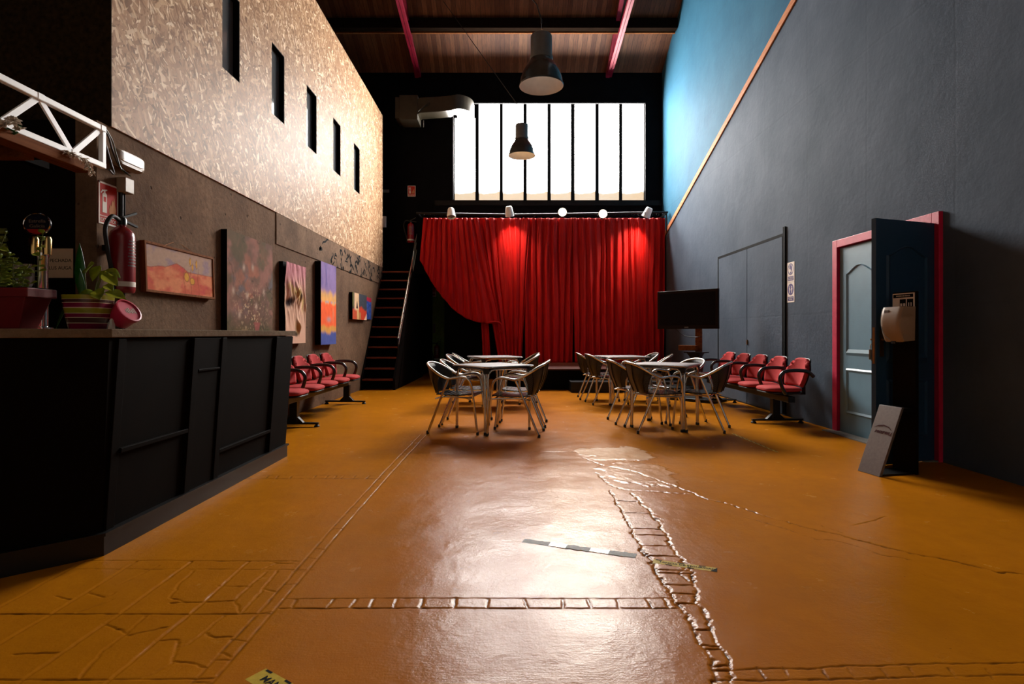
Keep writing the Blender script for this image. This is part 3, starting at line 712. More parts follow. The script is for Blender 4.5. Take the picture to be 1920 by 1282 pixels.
sc_ = thing('staircase', 'steep dark staircase with reddish treads beside the concrete wall', 'staircase', (-2.57, 11.13, 0))
rise, run = .2085, .155
for k in range(12):
    b = MB(); b.box(-.30, .30, k*run-.02, k*run+.20, (k+1)*rise-.03, (k+1)*rise); b.build('tread', M['tread'], sc_)
for sx in (-.325, .325):
    b = MB(); y1 = 12*run; z1 = 12*rise
    poly = [(-.05, 0), (.22, 0), (y1+.22, z1-.02), (y1+.1, z1+.08), (-.05, .22)]
    n = len(poly); vs = [(sx-.022, y, z) for y, z in poly]+[(sx+.022, y, z) for y, z in poly]
    b.add(vs, [tuple(range(n)), tuple(reversed(range(n, 2*n)))]+[(i, n+i, n+(i+1) % n, (i+1) % n) for i in range(n)]); b.build('stringer', M['darkbrown'], sc_)
b = MB()
for k in range(12): b.box(-.30, .30, k*run+.19, k*run+.20, k*rise+.0, (k+1)*rise-.03)
b.build('riser', M['black'], sc_)
b = MB(); b.tube([(.325, .36, 1.00), (.325, 2.65, 3.50)], .017, 10); b.build('handrail', M['alu'], sc_, True)
b = MB(); b.tube([(.325, .40, .86), (.325, 2.65, 3.32)], .009, 8); b.tube([(.325, .44, .70), (.325, 2.65, 3.12)], .009, 8)
b.build('rail_wire', M['alu'], sc_, True)
for yy in (.36, 1.0, 1.7, 2.4): b = MB(); b.tube([(.325, yy, yy*1.345-.05), (.325, yy, 1.0+(yy-.36)*1.09)], .016, 8); b.build('baluster', M['blackm'], sc_, True)
b = MB(); b.box(-2.26, -2.22, 11.55, 13.8, 0, .01)
poly = [(11.40, 0), (13.80, 0), (13.80, 2.45), (12.95, 2.36)]
n = 4; vs = [(-2.232, y, z) for y, z in poly]+[(-2.215, y, z) for y, z in poly]
b = MB(); b.add(vs, [tuple(range(n)), tuple(reversed(range(n, 2*n)))]+[(i, n+i, n+(i+1) % n, (i+1) % n) for i in range(n)])
b.box(-2.232, -2.215, 13.80, 14.6, 0, 2.5); struct(b.build('wall_stair', M['darkbrown']))
b = MB(); b.box(-2.95, -2.22, 13.02, 13.8, 2.44, 2.52); b.box(-7.0,-2.95,12.96,13.8,2.44,2.52); struct(b.build('trim_10', M['black']))

# curtain cloths hanging from the rod
rnd = random.Random(11)
YC = 13.42
def cloth(name, label, xa, xb, hem, nu, nv, folds, amp, seed, y0=YC, bow=0.0, gather=None):
    # hem: function u -> (px, py) of the lower edge
    def fn(u, v):
        tx = xa+(xb-xa)*u; ty = 409
        hx, hy = hem(u)
        g = v if bow == 0 else v**(1+bow*(1-u))
        px = tx+(hx-tx)*g; py = ty+(hy-ty)*v
        p = AT(px, py, y0)
        n_ = float(fbm(np.array(u*folds*.8+seed), np.array(v*1.3+seed*.3), seed, 3))
        ph = 2*math.pi*(u*folds + .9*n_)
        a = amp*(.35+.9*n_)*(.55+.45*math.cos(v*.9))
        off = a*math.sin(ph)+.35*a*math.sin(2.3*ph+seed)
        if gather: off += gather(u, v)
        p.y += off-.02; p.x += .25*a*math.cos(ph)
        return p
    b = MB(); b.grid(fn, nu, nv)
    o = b.build(name, M['velvet'], None, True, 180, solid=.004)
    # origin stays at the world origin; the cloth is one sheet
    return tag(o, label, 'curtain', 'red stage curtains')
def hemA(u):
    P = [(788,488),(800,512),(815,538),(832,560),(850,580),(872,596),(895,604),(918,607),(938,607)]
    t = u*(len(P)-1); i = min(int(t), len(P)-2); f = t-i
    return (P[i][0]+(P[i+1][0]-P[i][0])*f, P[i][1]+(P[i+1][1]-P[i][1])*f)
cloth('stage_curtain', 'left red curtain swept up sideways above the dark passage', 795, 899, hemA, 150, 70, 11, .034, 3, YC-.10)
cloth('stage_curtain', 'second red curtain from the left, hanging straight behind the swept one', 890, 994, lambda u: (936+u*42, 678), 120, 70, 7, .034, 5, YC-.02)
cloth('stage_curtain', 'narrow strip of red curtain hanging under the swept hem', 893, 906, lambda u: (906+u*14, 677), 24, 60, 1.5, .02, 6, YC+.05)
cloth('stage_curtain', 'third red curtain from the left, middle of the stage', 980, 1080, lambda u: (986+u*87, 680), 120, 80, 7, .04, 7, YC+.03, gather=lambda u, v: -.05*v*math.exp(-((u-.25-.2*v)/.1)**2))
def crumple(u, v):
    m_ = math.exp(-((v-.62)/.25)**2)*math.exp(-((u-.33)/.25)**2)
    return m_*.09*(float(fbm(np.array(u*26), np.array(v*7), 91, 4))-.5)
cloth('stage_curtain', 'wide red curtain at the right end of the stage', 1074, 1247, lambda u: (1078+u*167, 680), 220, 90, 13, .036, 9, YC, gather=crumple)
# swept tie loop
b = MB(); P_ = [AT(915,605,13.24), AT(928,603,13.2), AT(938,606,13.2), AT(941,616,13.22), AT(938,624,13.3)]
b.tube(spl(P_, 6), [.035]*25, 10, flat=.6); tag(b.build('curtain_tie', M['velvet'], None, True), 'red cloth tie at the end of the swept curtain hem', 'curtain tie')
rod = thing('curtain_rod', 'black steel pipe carrying curtain and spotlights across the stage', 'rod', (0, 13.15, 3.86))
b = MB(); b.tube([(-2.15, 0, .02), (0, 0, -.02), (1.5, 0, 0), (3.66, 0, .04)], .024, 12); b.build('pipe', M['blackm'], rod, True)
for k in range(40): b = MB(); x = -2.0+k*.143; b.tube([(x+.03*math.cos(a), .02, -.01+.03*math.sin(a)) for a in np.linspace(0, 6.28, 9)], .004, 5); b.build('hook', M['blackm'], rod, True)
for x in (-2.1, .6, 3.62):
    b = MB(); b.bar((x, .02, .0), (x, .65, .02), .03, .03); b.build('bracket', M['blackm'], rod)
b = MB(); b.bar((3.64, .02, .06), (3.64, .02, -.40), .02, .02); b.build('end_bracket', M['blackm'], rod)

# spotlights
def spot(px, py, aim, label, power, face, cone=70):
    p = AT(px, py, 13.0); d = Vector(aim).normalized()
    r = thing('stage_spotlight', label, 'spotlight', p, 0, 'spotlights on the curtain rod')
    z = d; x = z.cross(Vector((0,0,1)));
    if x.length < .1: x = Vector((1,0,0))
    x.normalize(); y = z.cross(x); m_ = Matrix.Identity(4)
    for i in range(3): m_[i][0] = x[i]; m_[i][1] = y[i]; m_[i][2] = z[i]
    b = MB(); b.lathe([(.02,-.13),(.06,-.125),(.075,-.10),(.085,-.02),(.10,.09),(.10,.10),(.092,.10),(.08,.02),(.05,-.03),(.001,-.04)], 24, cap=False)
    b.build('can', M['white'], r, True, M=m_)
    b = MB(); b.lathe([(.001,.045),(.074,.045),(.078,.055),(.04,.066),(.001,.07)], 24); b.build('lens', face, r, True, M=m_)
    b = MB(); b.tube([x*.105, x*.11+Vector((0,.0,-.05)), Vector((0,.08,-.08))], .007, 6); b.tube([-x*.105, -x*.11+Vector((0,.0,-.05)), Vector((0,.08,-.08))], .007, 6)
    b.box(-.02,.02,.06,.17,-.10,-.03); b.build('yoke', M['blackm'], r, True)
    if power:
        l = bpy.data.lights.new('spot', 'SPOT'); l.energy = power; l.color = (1,.80,.58); l.spot_size = R(cone); l.spot_blend = 1.0; l.shadow_soft_size = .06
        lo = bpy.data.objects.new('bulb', l); C.objects.link(lo); lo.parent = r
        lm = m_ @ Matrix.Rotation(math.pi, 4, 'X'); lm.translation = d*.07; lo.matrix_basis = lm
lensoff = simple('unlit lens', (.2,.19,.17,1), .1); lenson = emit('lit lens', (1,.80,.52,1), 14)
spot(846, 400, (.1,-.35,-1), 'leftmost white spotlight on the curtain rod, unlit', 0, lensoff)
spot(955, 397, (.12,.40,-1), 'white spotlight second from the left, lighting the curtain below it', SPOT_W*.7, lenson, 92)
spot(1054, 397, (.0,-1,-.30), 'middle spotlight on the rod, shining straight out into the hall', SPOT_W*1.6, lenson, 80)
spot(1130, 400, (-.08,-1,-.32), 'lit spotlight right of the middle one, shining into the hall', SPOT_W*1.6, lenson, 80)
spot(1214, 399, (-.42,.40,-1), 'rightmost white spotlight tilted down towards the curtain', SPOT_W*1.2, lenson, 84)

# air duct
dk = thing('air_duct', 'galvanised air duct bending into the top left window pane', 'duct', (-1.8, 13.25, 6.3))
b = MB(); b.box(-.82, -.72, -.2, .3, -.26, .22); b.box(-.72, -.30, -.22, .3, -.30, .26); b.build('duct_box', M['duct'], dk, bev=.006)
path = [(-.30, 0), (-.24, 0), (.2, .0), (.45, .0)]+[(.45+.30*math.sin(t), .30-.30*math.cos(t)) for t in np.linspace(.2, math.pi/2, 8)]+[(.75, .56)]
def ductpt(u, v):
    t = u*(len(path)-1); i = min(int(t), len(path)-2); f = t-i
    x = path[i][0]+(path[i+1][0]-path[i][0])*f; y = path[i][1]+(path[i+1][1]-path[i][1])*f
    dx = path[i+1][0]-path[i][0]; dy = path[i+1][1]-path[i][1]; l = math.hypot(dx, dy); nx, ny = -dy/l, dx/l
    q = [(-.20,-.05+.05*u),(.20,-.05+.05*u),(.20,.30),(-.20,.30),(-.20,-.05+.05*u)][int(round(v*4))]
    zo = -.12*(1-min(1,u*2.5))
    return (x+nx*q[0], y+ny*q[0], q[1]+zo)
b = MB(); b.grid(ductpt, 24, 4); b.build('elbow', M['duct'], dk, True, 50)
b = MB(); b.bar((-.28,-.21,-.12), (-.02,-.26,.08), .02, .12, (0,-1,0)); b.build('flange', M['duct'], dk)
b = MB(); b.bar((-.18,-.15,-.30), (-.18,-.15,-.45), .02, .02); b.build('hanger', M['duct'], dk)

# pendant lamps
def pendant(loc, s, label, warm, wc):
    r = thing('pendant_lamp', label, 'lamp', loc, 0, 'industrial pendant lamps')
    b = MB(); b.lathe([(.25,0),(.253,.012),(.245,.03),(.235,.09),(.205,.17),(.165,.235),(.135,.27),(.128,.30)], 40, cap=False)
    b.lathe([(.128,.30),(.12,.29),(.15,.235),(.19,.17),(.222,.09),(.24,.012),(.25,0)], 40, mi=1, cap=False)
    b.build('shade', [M['lampdark'], M['lampin']], r, True, 60)
    b = MB(); b.lathe([(.128,.30),(.132,.305),(.132,.33),(.122,.335),(.122,.56),(.115,.575),(.0,.575)], 32, cap=False); b.build('housing', M['lampgrey'], r, True, 35)
    b = MB(); b.lathe([(.001,.30),(.04,.29),(.05,.25),(.03,.21),(.001,.20)], 16); b.build('bulb', emit('pendant glow', wc, warm), r, True)  # in the nearer pendant only an added glow to lighten the reflector
    b = MB(); b.tube([(0,0,.57),(0,0,.62),(.012,0,.64),(0,0,.66),(-.012,0,.64),(0,0,.62)], .006, 6); b.tube([(0,0,.66),(0,0,.74)], .004, 6); b.box(-.035,.035,-.008,.008,.57,.60); b.build('hook', M['alu'], r, True)
    r.scale = (s, s, s); return r
pendant((.371, 6.6, 3.965), 1.02, 'larger nearer dark pendant lamp below the roof beams', 1.7, (.95,1,.9,1))  # weak glow added up inside to lighten the reflector
pendant((.251, 11.35, 4.64), 1.08, 'smaller farther pendant lamp hanging in front of the window, glowing warm', 9, (1,.66,.34,1))
b = MB(); b.tube([(.371,6.6,4.69), (.371,6.6,4.74), (.32,6.66,4.95), (-2.6,9.0,9.78)], .008, 6); tag(b.build('hanging_cable', M['cable'], None, True), 'black cable of the nearer pendant lamp', 'cable')
b = MB(); b.tube([(.251,11.35,5.41), (.16,11.35,5.66), (-1.41,12.17,8.2)], .007, 6); tag(b.build('hanging_cable', M['cable'], None, True), 'thin cable slanting up from the farther pendant lamp', 'cable')

# things on the dark back wall
def sign_plate(name, label, cat, M_, w_, h_, mat, border=None, group=None):
    r = thing(name, label, cat, M=M_, group=group)
    b = MB(); b.box(-w_/2, w_/2, -h_/2, h_/2, 0, .004); b.build('board', mat, r)
    if border:
        b = MB(); t = .012*min(w_, h_)/.2
        for q in ((-w_/2,w_/2,h_/2-t,h_/2), (-w_/2,w_/2,-h_/2,-h_/2+t), (-w_/2,-w_/2+t,-h_/2,h_/2), (w_/2-t,w_/2,-h_/2,h_/2)): b.box(*q, .004, .005)
        b.build('border', border, r)
    return r
def extinguisher_sign(name, label, M_, w_, h_):
    r = sign_plate(name, label, 'sign', M_, w_, h_, M['signred'], M['signwhite'])
    b = MB(); b.box(-w_/2, w_/2, -h_*.31, -h_*.295, .004, .005); b.build('divider', M['signwhite'], r)
    cx = -w_*.2; b = MB()
    bw = w_*.11; z0 = -h_*.22; z1 = h_*.20
    poly = [(cx-bw, z0), (cx+bw, z0), (cx+bw, z1)]+[(cx+bw*math.cos(t), z1+bw*.8*math.sin(t)) for t in np.linspace(.2, 2.9, 8)]+[(cx-bw, z1)]
    b.prism(poly, .004, .0052)
    b.prism([(cx-bw*.3, z1+bw*.7), (cx+bw*.3, z1+bw*.7), (cx+bw*.3, z1+bw*1.3), (cx+bw*1.2, z1+bw*1.7), (cx+bw*1.1, z1+bw*2.0), (cx-bw*.3, z1+bw*1.7)], .004, .0052)
    b.prism([(cx-bw*.3, z1+bw*1.2), (cx-bw*.9, z1+bw*1.1), (cx-bw*1.5, z1+bw*.4), (cx-bw*1.8, z1+bw*.5), (cx-bw*1.1, z1+bw*1.6), (cx-bw*.3, z1+bw*1.6)], .004, .0052)
    b.build('extinguisher_pictogram', M['signwhite'], r)
    b = MB(); b.box(cx-bw*.5, cx+bw*.6, z0+(z1-z0)*.62, z1-.1*(z1-z0), .0052, .0058); b.build('pictogram_label', M['signred'], r)
    b = MB(); fx = w_*.17; fw = w_*.17
    b.prism([(fx-fw*.8, z0), (fx+fw*1.1, z0), (fx+fw*1.3, z0+.12*h_), (fx+fw*.9, z0+.26*h_), (fx+fw*.8, z0+.44*h_), (fx+fw*.35, z0+.30*h_), (fx+fw*.1, z0+.36*h_), (fx-fw*.2, z0+.20*h_), (fx-fw*.5, z0+.24*h_), (fx-fw*.9, z0+.10*h_)], .004, .0052)
    b.build('flame_pictogram', M['batten'], r)
    text('lettering', 'EXTINTOR', h_*.12, M['signwhite'], r, (0, -h_*.395, .0045), sx=.95)
    return r
def extinguisher(name, label, M_, s=1.0):
    r = thing(name, label, 'extinguisher', M=M_)      # local z up, back at y = 0
    yc = -.11
    b = MB(); b.lathe([(.0,0),(.07,.0),(.08,.012),(.082,.03),(.082,.40),(.075,.435),(.05,.465),(.025,.48),(.025,.50)], 28, (0,yc,0), cap=False); b.build('cylinder', M['red'], r, True)
    b = MB(); b.lathe([(.0825,.045),(.0828,.05),(.0828,.075),(.0825,.08)], 28, (0,yc,0), cap=False); b.build('white_ring', M['signwhite'], r, True)
    b = MB()
    for k in range(9):
        z = .19+k*.022; hw = .55-.05*(k % 3)
        vs = []; n = 8
        for j in range(n+1):
            t = -math.pi/2-hw+2*hw*j/n
            vs += [(.0826*math.cos(t), yc+.0826*math.sin(t), z), (.0826*math.cos(t), yc+.0826*math.sin(t), z+.009)]
        b.add(vs, [(2*j, 2*j+2, 2*j+3, 2*j+1) for j in range(n)])
    b.build('label', M['plate'], r, True)
    b = MB(); b.lathe([(.03,.49),(.03,.53),(.022,.545)], 14, (0,yc,0)); b.bar((-.02,yc,.535), (.12,yc-.02,.60), .022, .014); b.bar((-.02,yc,.53), (.13,yc-.02,.50), .022, .014); b.build('valve_lever', M['blackm'], r, True)
    b = MB(); b.tube(spl([(-.03,yc,.52), (-.12,yc-.01,.53), (-.17,yc,.44), (-.15,yc,.30), (-.10,yc,.12), (-.09,yc,.02)], 8), .014, 10); b.build('hose', M['rubber'], r, True)
    b = MB(); b.box(-.05,.05,yc+.07,0,.30,.34); b.build('bracket', M['blackm'], r)
    return r
def hang(wallM, dx=0, dz=0):  # local y into the wall, z up from a wall frame
    x = wallM.col[0].xyz; n = wallM.col[2].xyz; o = wallM.col[3].xyz; m_ = Matrix.Identity(4)
    for i in range(3): m_[i][0] = x[i]; m_[i][1] = -n[i]; m_[i][2] = (0,0,1)[i]; m_[i][3] = o[i]
    return m_
extinguisher_sign('fire_sign', 'small red fire extinguisher sign on the black wall above the stairs', BW(-2.37, 4.55), .19, .26)
extinguisher('fire_extinguisher', 'red extinguisher on the black wall at the top of the stairs', hang(BW(-2.37, 3.28)))
b = MB(); b.box(-.10,.06,-.12,.14,0,.06); b.box(-.08,.04,-.06,-.02,.06,.065); tag(b.build('wall_sounder', M['white'], None, bev=.012, M=BW(-3.04, 3.79)), 'small white box on the black wall beside the strand board', 'wall box')
b = MB(); b.box(-.11,.11,-.035,.035,0,.02); tag(b.build('exit_light', M['lampgrey'], None, bev=.006, M=BW(-3.02, 4.55)), 'dim grey wall light on the black wall high beside the strand board', 'wall light')
pg = sign_plate('passage_sign', 'small red and white sign on the green wall of the passage', 'sign', BW(-2.42, 2.65, y=17.0), .17, .30, M['signwhite']); pg.matrix_basis = BW(-2.27, 2.35, y=17.0)
b = MB(); b.box(-.06,.06,-.03,.11,.004,.006); b.box(-.06,.06,-.12,-.06,.004,.006); b.build('red_field', M['signred'], pg)
extinguisher('passage_extinguisher', 'dark extinguisher low on the green wall of the passage', hang(BW(-2.15, .28, y=17.0)))
b = MB(); b.box(-.03,.03,-.14,.14,0,.02); tag(b.build('strip_plate', M['lampgrey'], None, M=BW(-2.24, 1.25, y=17.0)), 'narrow grey plate on the green passage wall', 'plate')
# ------------------------------------------------------------------ cafe tables and chairs
def make_chair(label):
    r = thing('cafe_chair', label, 'chair', (0,0,0))
    J = lambda s_: [(.225, s_*.235, .50), (.205, s_*.247, .575), (.165, s_*.252, .617), (.10, s_*.256, .628), (.02, s_*.262, .616), (-.04, s_*.268, .612), (-.12, s_*.266, .645), (-.20, s_*.248, .695), (-.27, s_*.20, .74), (-.315, s_*.11, .765)]
    pts = J(-1) + [(-.328, 0, .772)] + J(1)[::-1]
    b = MB(); b.tube(spl(pts, 5), .0135, 10); b.build('arm_rail', M['alu'], r, True)
    for s_ in (-1, 1):
        b = MB(); b.tube([(.225, s_*.235, .505), (.282, s_*.215, .012)], .013, 10); o = b.build('leg', M['alu'], r, True)
        b = MB(); b.lathe([(.0155,0),(.016,.03),(.0135,.034)], 12, (.283, s_*.2145, 0)); b.build('foot_cap', M['rubber'], o, True)
        b = MB(); b.tube([(-.035, s_*.255, .607), (-.278, s_*.215, .012)], .013, 10); o = b.build('leg', M['alu'], r, True)
        b = MB(); b.lathe([(.0155,0),(.016,.03),(.0135,.034)], 12, (-.279, s_*.2145, 0)); b.build('foot_cap', M['rubber'], o, True)
    b = MB(); b.tube(spl([(.235, -.225, .40), (.12, -.205, .402), (-.10, -.20, .405), (-.19, -.22, .385)], 5), .009, 8); b.tube(spl([(.235, .225, .40), (.12, .205, .402), (-.10, .20, .405), (-.19, .22, .385)], 5), .009, 8)
    b.tube([(.20, -.21, .40), (.20, .21, .40)], .009, 8); b.tube([(-.12, -.205, .40), (-.12, .205, .40)], .009, 8)
    b.tube([(.18, -.205, .385), (-.15, .21, .385)], .007, 8)
    b.build('seat_frame', M['alu'], r, True)
    b = MB()
    for k in range(9):
        x0 = -.185+k*.047; z = .442-.012*math.sin((k+.5)/9*math.pi); hw = .205-.0015*abs(k-4)
        b.add([(x0,-hw,z-.012),(x0+.041,-hw,z-.012),(x0+.041,hw,z-.012),(x0,hw,z-.012),(x0,-hw,z),(x0+.041,-hw,z+.002),(x0+.041,hw,z+.002),(x0,hw,z)],
              [(0,3,2,1),(4,5,6,7),(0,1,5,4),(1,2,6,5),(2,3,7,6),(3,0,4,7)])
    b.tube([(.235,-.205,.428),(.235,.205,.428)], .012, 8); b.build('seat', M['slat'], r)
    top = [(-.13,.255,.652), (-.205,.236,.70), (-.268,.19,.738), (-.308,.10,.760), (-.318,0,.765), (-.308,-.10,.760), (-.268,-.19,.738), (-.205,-.236,.70), (-.13,-.255,.652)]
    bot = [(-.155,.20,.445), (-.185,.18,.445), (-.205,.14,.44), (-.215,.07,.44), (-.218,0,.44), (-.215,-.07,.44), (-.205,-.14,.44), (-.185,-.18,.445), (-.155,-.20,.445)]
    T = spl(top, 4); B = spl(bot, 4); N = len(T)-1
    def fn(u, v):
        i = min(int(u*N+.5), N); p = B[i].lerp(T[i], v); p.x -= .018*math.sin(math.pi*v); return p
    b = MB(); b.grid(fn, N, 8); b.build('backrest', M['weave'], r, True, 60, solid=.007)
    b = MB()
    for i in (4, 12, 20, 28):
        b.tube([B[i]+Vector((-.01,0,0)), B[i].lerp(T[i], .5)+Vector((-.028,0,0)), T[i]+Vector((-.006,0,0))], .006, 6)
    b.build('back_stay', M['blackm'], r, True)
    return r
def make_table(label):
    r = thing('cafe_table', label, 'table', (0,0,0))
    b = MB(); b.pad(.35, .35, .722, .742, 14, 64, (0,0), .006); b.build('tabletop', M['ttop'], r, True, 50)
    b = MB(); b.pad(.352, .352, .724, .738, 14, 64, (0,0), .003); b.build('edge_band', M['alu'], r, True, 50)
    for k in range(4):
        m_ = Matrix.Rotation(k*math.pi/2, 4, 'Z'); b = MB(m_)
        pts = [(.31, -.29, .0), (.31, -.285, .60), (.31, -.275, .665), (.31, -.24, .70), (.31, -.16, .712), (.31, .16, .712), (.31, .24, .70), (.31, .275, .665), (.31, .285, .60), (.31, .29, .0)]
        b.tube(pts, .0125, 10); o = b.build('leg', M['alu'], r, True, 60)
        for sy in (-.29, .29): b = MB(m_); b.lathe([(.015,0),(.0155,.025),(.013,.03)], 10, (.31,sy,0)); b.build('foot_cap', M['rubber'], o, True)
    for sx in (-1, 1):
        for sy in (-1, 1): b = MB(); b.box(sx*.30-.025, sx*.30+.025, sy*.30-.025, sy*.30+.025, .66, .724); b.build('corner_block', M['rubber'], r, bev=.006)
    return r
T0 = make_table('square cafe table nearest the bar, left of the middle of the hall')
tables = [((-.19,6.575), 37, 'front left cafe table, grey square top turned corner first'), ((-.235,8.95), 24, 'rear left cafe table, closer to the stage'),
          ((1.85,6.765), 57, 'front right cafe table, nearest the slate blue wall'), ((1.78,9.05), 12, 'rear right cafe table, in front of the stage step')]
for i, ((x, y), a, lb) in enumerate(tables):
    if i == 0: T0.location = (x, y, 0); T0.rotation_euler = (0,0,R(a)); T0['label'] = lb; T0['group'] = 'cafe tables'
    else: dup(T0, (x, y, 0), R(a), lb, 'cafe tables')
C0 = make_chair('x')
chairs = [
 (-.585, 6.42, -10, 'aluminium armchair at the front left table, nearest the camera on its bar side'),
 (-.52, 7.04, -3, 'aluminium armchair at the front left table, farther back on its bar side'),
 (.075, 6.26, 170, 'aluminium armchair at the front left table, nearest the camera on its aisle side'),
 (.16, 6.88, 174, 'aluminium armchair at the front left table, farther back on its aisle side'),
 (-.63, 8.72, -6, 'aluminium armchair at the rear left table, nearer of the two on its bar side'),
 (-.60, 9.30, 4, 'aluminium armchair at the rear left table, stage end of its bar side'),
 (.14, 8.80, 176, 'aluminium armchair at the rear left table, nearer of the two on its aisle side'),
 (.16, 9.42, 184, 'aluminium armchair at the rear left table, stage end of its aisle side'),
 (1.66, 6.50, 8, 'dark backed armchair at the front right table, nearest the camera on its aisle side'),
 (1.55, 7.08, 3, 'dark backed armchair at the front right table, farther back on its aisle side'),
 (2.22, 6.58, 152, 'armchair with woven back at the front right table, nearest the camera on the wall side'),
 (2.12, 7.22, 196, 'armchair with woven back at the front right table, farther back on the wall side'),
 (1.53, 8.98, 8, 'armchair at the rear right table, nearer of the two on its aisle side'),
 (1.46, 9.62, -2, 'armchair at the rear right table, stage end of its aisle side'),
 (2.20, 8.85, 165, 'armchair at the rear right table, nearer of the two on the wall side'),
 (2.14, 9.50, 184, 'armchair at the rear right table, stage end of the wall side')]
for i, (x, y, a, lb) in enumerate(chairs):
    if i == 0: C0.location = (x, y, 0); C0.rotation_euler = (0,0,R(a)); C0['label'] = lb; C0['group'] = 'cafe armchairs'
    else: dup(C0, (x, y, 0), R(a), lb, 'cafe armchairs')

# ------------------------------------------------------------------ beam seating along the walls
def bench(n, loc, rz, label, ped):
    r = thing('beam_seating', label, 'waiting bench', loc, rz, 'red waiting benches')
    P = .555
    for i in range(n):
        y = i*P
        b = MB(); b.pad(.220, .232, .415, .468, 3.4, 40, (.375, y), .03, .012); s_ = b.build('seat', M['redfab'], r, True, 60)
        b = MB(); b.pad(.213, .225, .392, .418, 3.4, 40, (.375, y), .012); b.build('seat_pan', M['blackm'], s_, True, 50)
        def fn(off, grow):
            def f(u, v):
                a = 2*u-1; hw = (.205+.028*math.sin(min(1, v*1.25)*math.pi*.6))*(1+grow)
                rr_ = 1-.34*max(0, (v-.55)/.45)**2.2*abs(a)**2-.10*max(0, (.3-v)/.3)**2
                z = .475+.33*v*(1-.0*abs(a))-.075*abs(a)**3*v**3
                return (.145-.075*v+.055*a*a-off, y+a*hw*rr_, z)
            return f
        b = MB(); b.grid(fn(0, 0), 16, 14); k_ = b.build('backrest', M['redfab'], r, True, 60, solid=.045)
        b = MB(); b.grid(fn(.032, .03), 16, 14); b.build('back_shell', M['blackm'], k_, True, 60, solid=.016)
    for i in range(n+1):
        y = (i-.5)*P
        b = MB(); b.tube(spl([(.10, y, .60), (.16, y, .655), (.24, y, .672), (.36, y, .672), (.44, y, .655), (.485, y, .60), (.48, y, .53), (.45, y, .45), (.42, y, .40)], 5), .021, 10, flat=1.0)
        b.build('armrest', M['slat'], r, True, 80)
    b = MB(); b.box(.30, .38, -.45*P, (n-.55)*P, .30, .37); b.build('beam', M['blackm'], r, bev=.005)
    for i in range(n): b = MB(); b.box(.06,.36,i*P-.02,i*P+.02,.37,.395); b.box(.06,.085,i*P-.02,i*P+.02,.37,.66); b.build('seat_bracket', M['blackm'], r)
    for y in ped:
        b = MB(); b.box(.29, .38, y-.04, y+.04, .06, .30); b.hexa([(.0,y-.03,.035),(.62,y-.022,.03),(.62,y+.022,.03),(.0,y+.03,.035)], [(.0,y-.03,.06),(.62,y-.022,.05),(.62,y+.022,.05),(.0,y+.03,.06)])
        b.hexa([(.22,y-.03,.05),(.45,y-.03,.05),(.45,y+.03,.05),(.22,y+.03,.05)], [(.29,y-.03,.12),(.38,y-.03,.12),(.38,y+.03,.12),(.29,y+.03,.12)])
        o = b.build('pedestal', M['blackm'], r, bev=.004)
        for x in (.02, .60):
            q = MB(); q.lathe([(.03,0),(.032,.012),(.014,.03),(.014,.05)], 14, (x, y, 0)); q.build('foot', M['rubber'], o, True)
bench(5, (3.60, 9.04, 0), R(180), 'row of five red seats against the slate blue wall', (0.0, 2.05))
bench(5, (-2.87, 6.36, 0), 0, 'row of red seats against the concrete wall behind the bar end', (.35, 2.52))

# ------------------------------------------------------------------ television on its stand
c0 = Vector((2.905, 9.335, 0)); d = Vector((.75, -.79, 0)).normalized()
tm = place(c0, d)       # local x along the screen, y backwards
tv = thing('television', 'large dark flat television turned off in the corner by the stage', 'television', M=tm)
zb, zt = 1.175, 1.81
b = MB(); b.box(-.545, .545, 0, .045, zb, zt); b.build('bezel', M['tvframe'], tv, bev=.006)
b = MB(); b.box(-.50, .50, -.003, .001, zb+.06, zt-.045); b.build('screen', M['screen'], tv)
b = MB(); b.box(-.035, .035, -.004, 0, zb+.015, zb+.035); b.build('badge', M['lampgrey'], tv)
b = MB(); b.box(-.3, .3, .045, .09, zb+.1, zt-.1); b.build('rear_case', M['blackm'], tv, bev=.01)
b = MB(); b.tube(spl([(-.25,.05,zb+.02), (-.1,.06,zb-.10), (.08,.08,zb-.14), (.2,.09,zb-.12)], 6), .006, 6); b.build('cord', M['cable'], tv, True)
ts = thing('television_stand', 'wooden post stand with a small shelf under the dark television', 'stand', M=tm)
b = MB(); b.box(.10, .19, .10, .17, .05, 1.5); b.build('post', M['pine'], ts, bev=.004)
b = MB(); b.box(-.16, .15, .02, .10, .82, .905); b.build('shelf_rail', M['pine'], ts, bev=.004)
b = MB(); b.box(-.02, .30, -.05, .18, .785, .80); b.hexa([(.08,.02,.68),(.2,.02,.68),(.2,.1,.68),(.08,.1,.68)], [(0,-.0,.785),(.24,0,.785),(.24,.15,.785),(0,.15,.785)]); b.build('tray', M['blackm'], ts)
b = MB(); b.box(-.25, .5, -.10, .40, 0, .05); b.build('foot', M['blackm'], ts, bev=.006)
b = MB(); b.box(.05,.24,.085,.11,1.3,1.6); b.build('mount_plate', M['blackm'], ts)

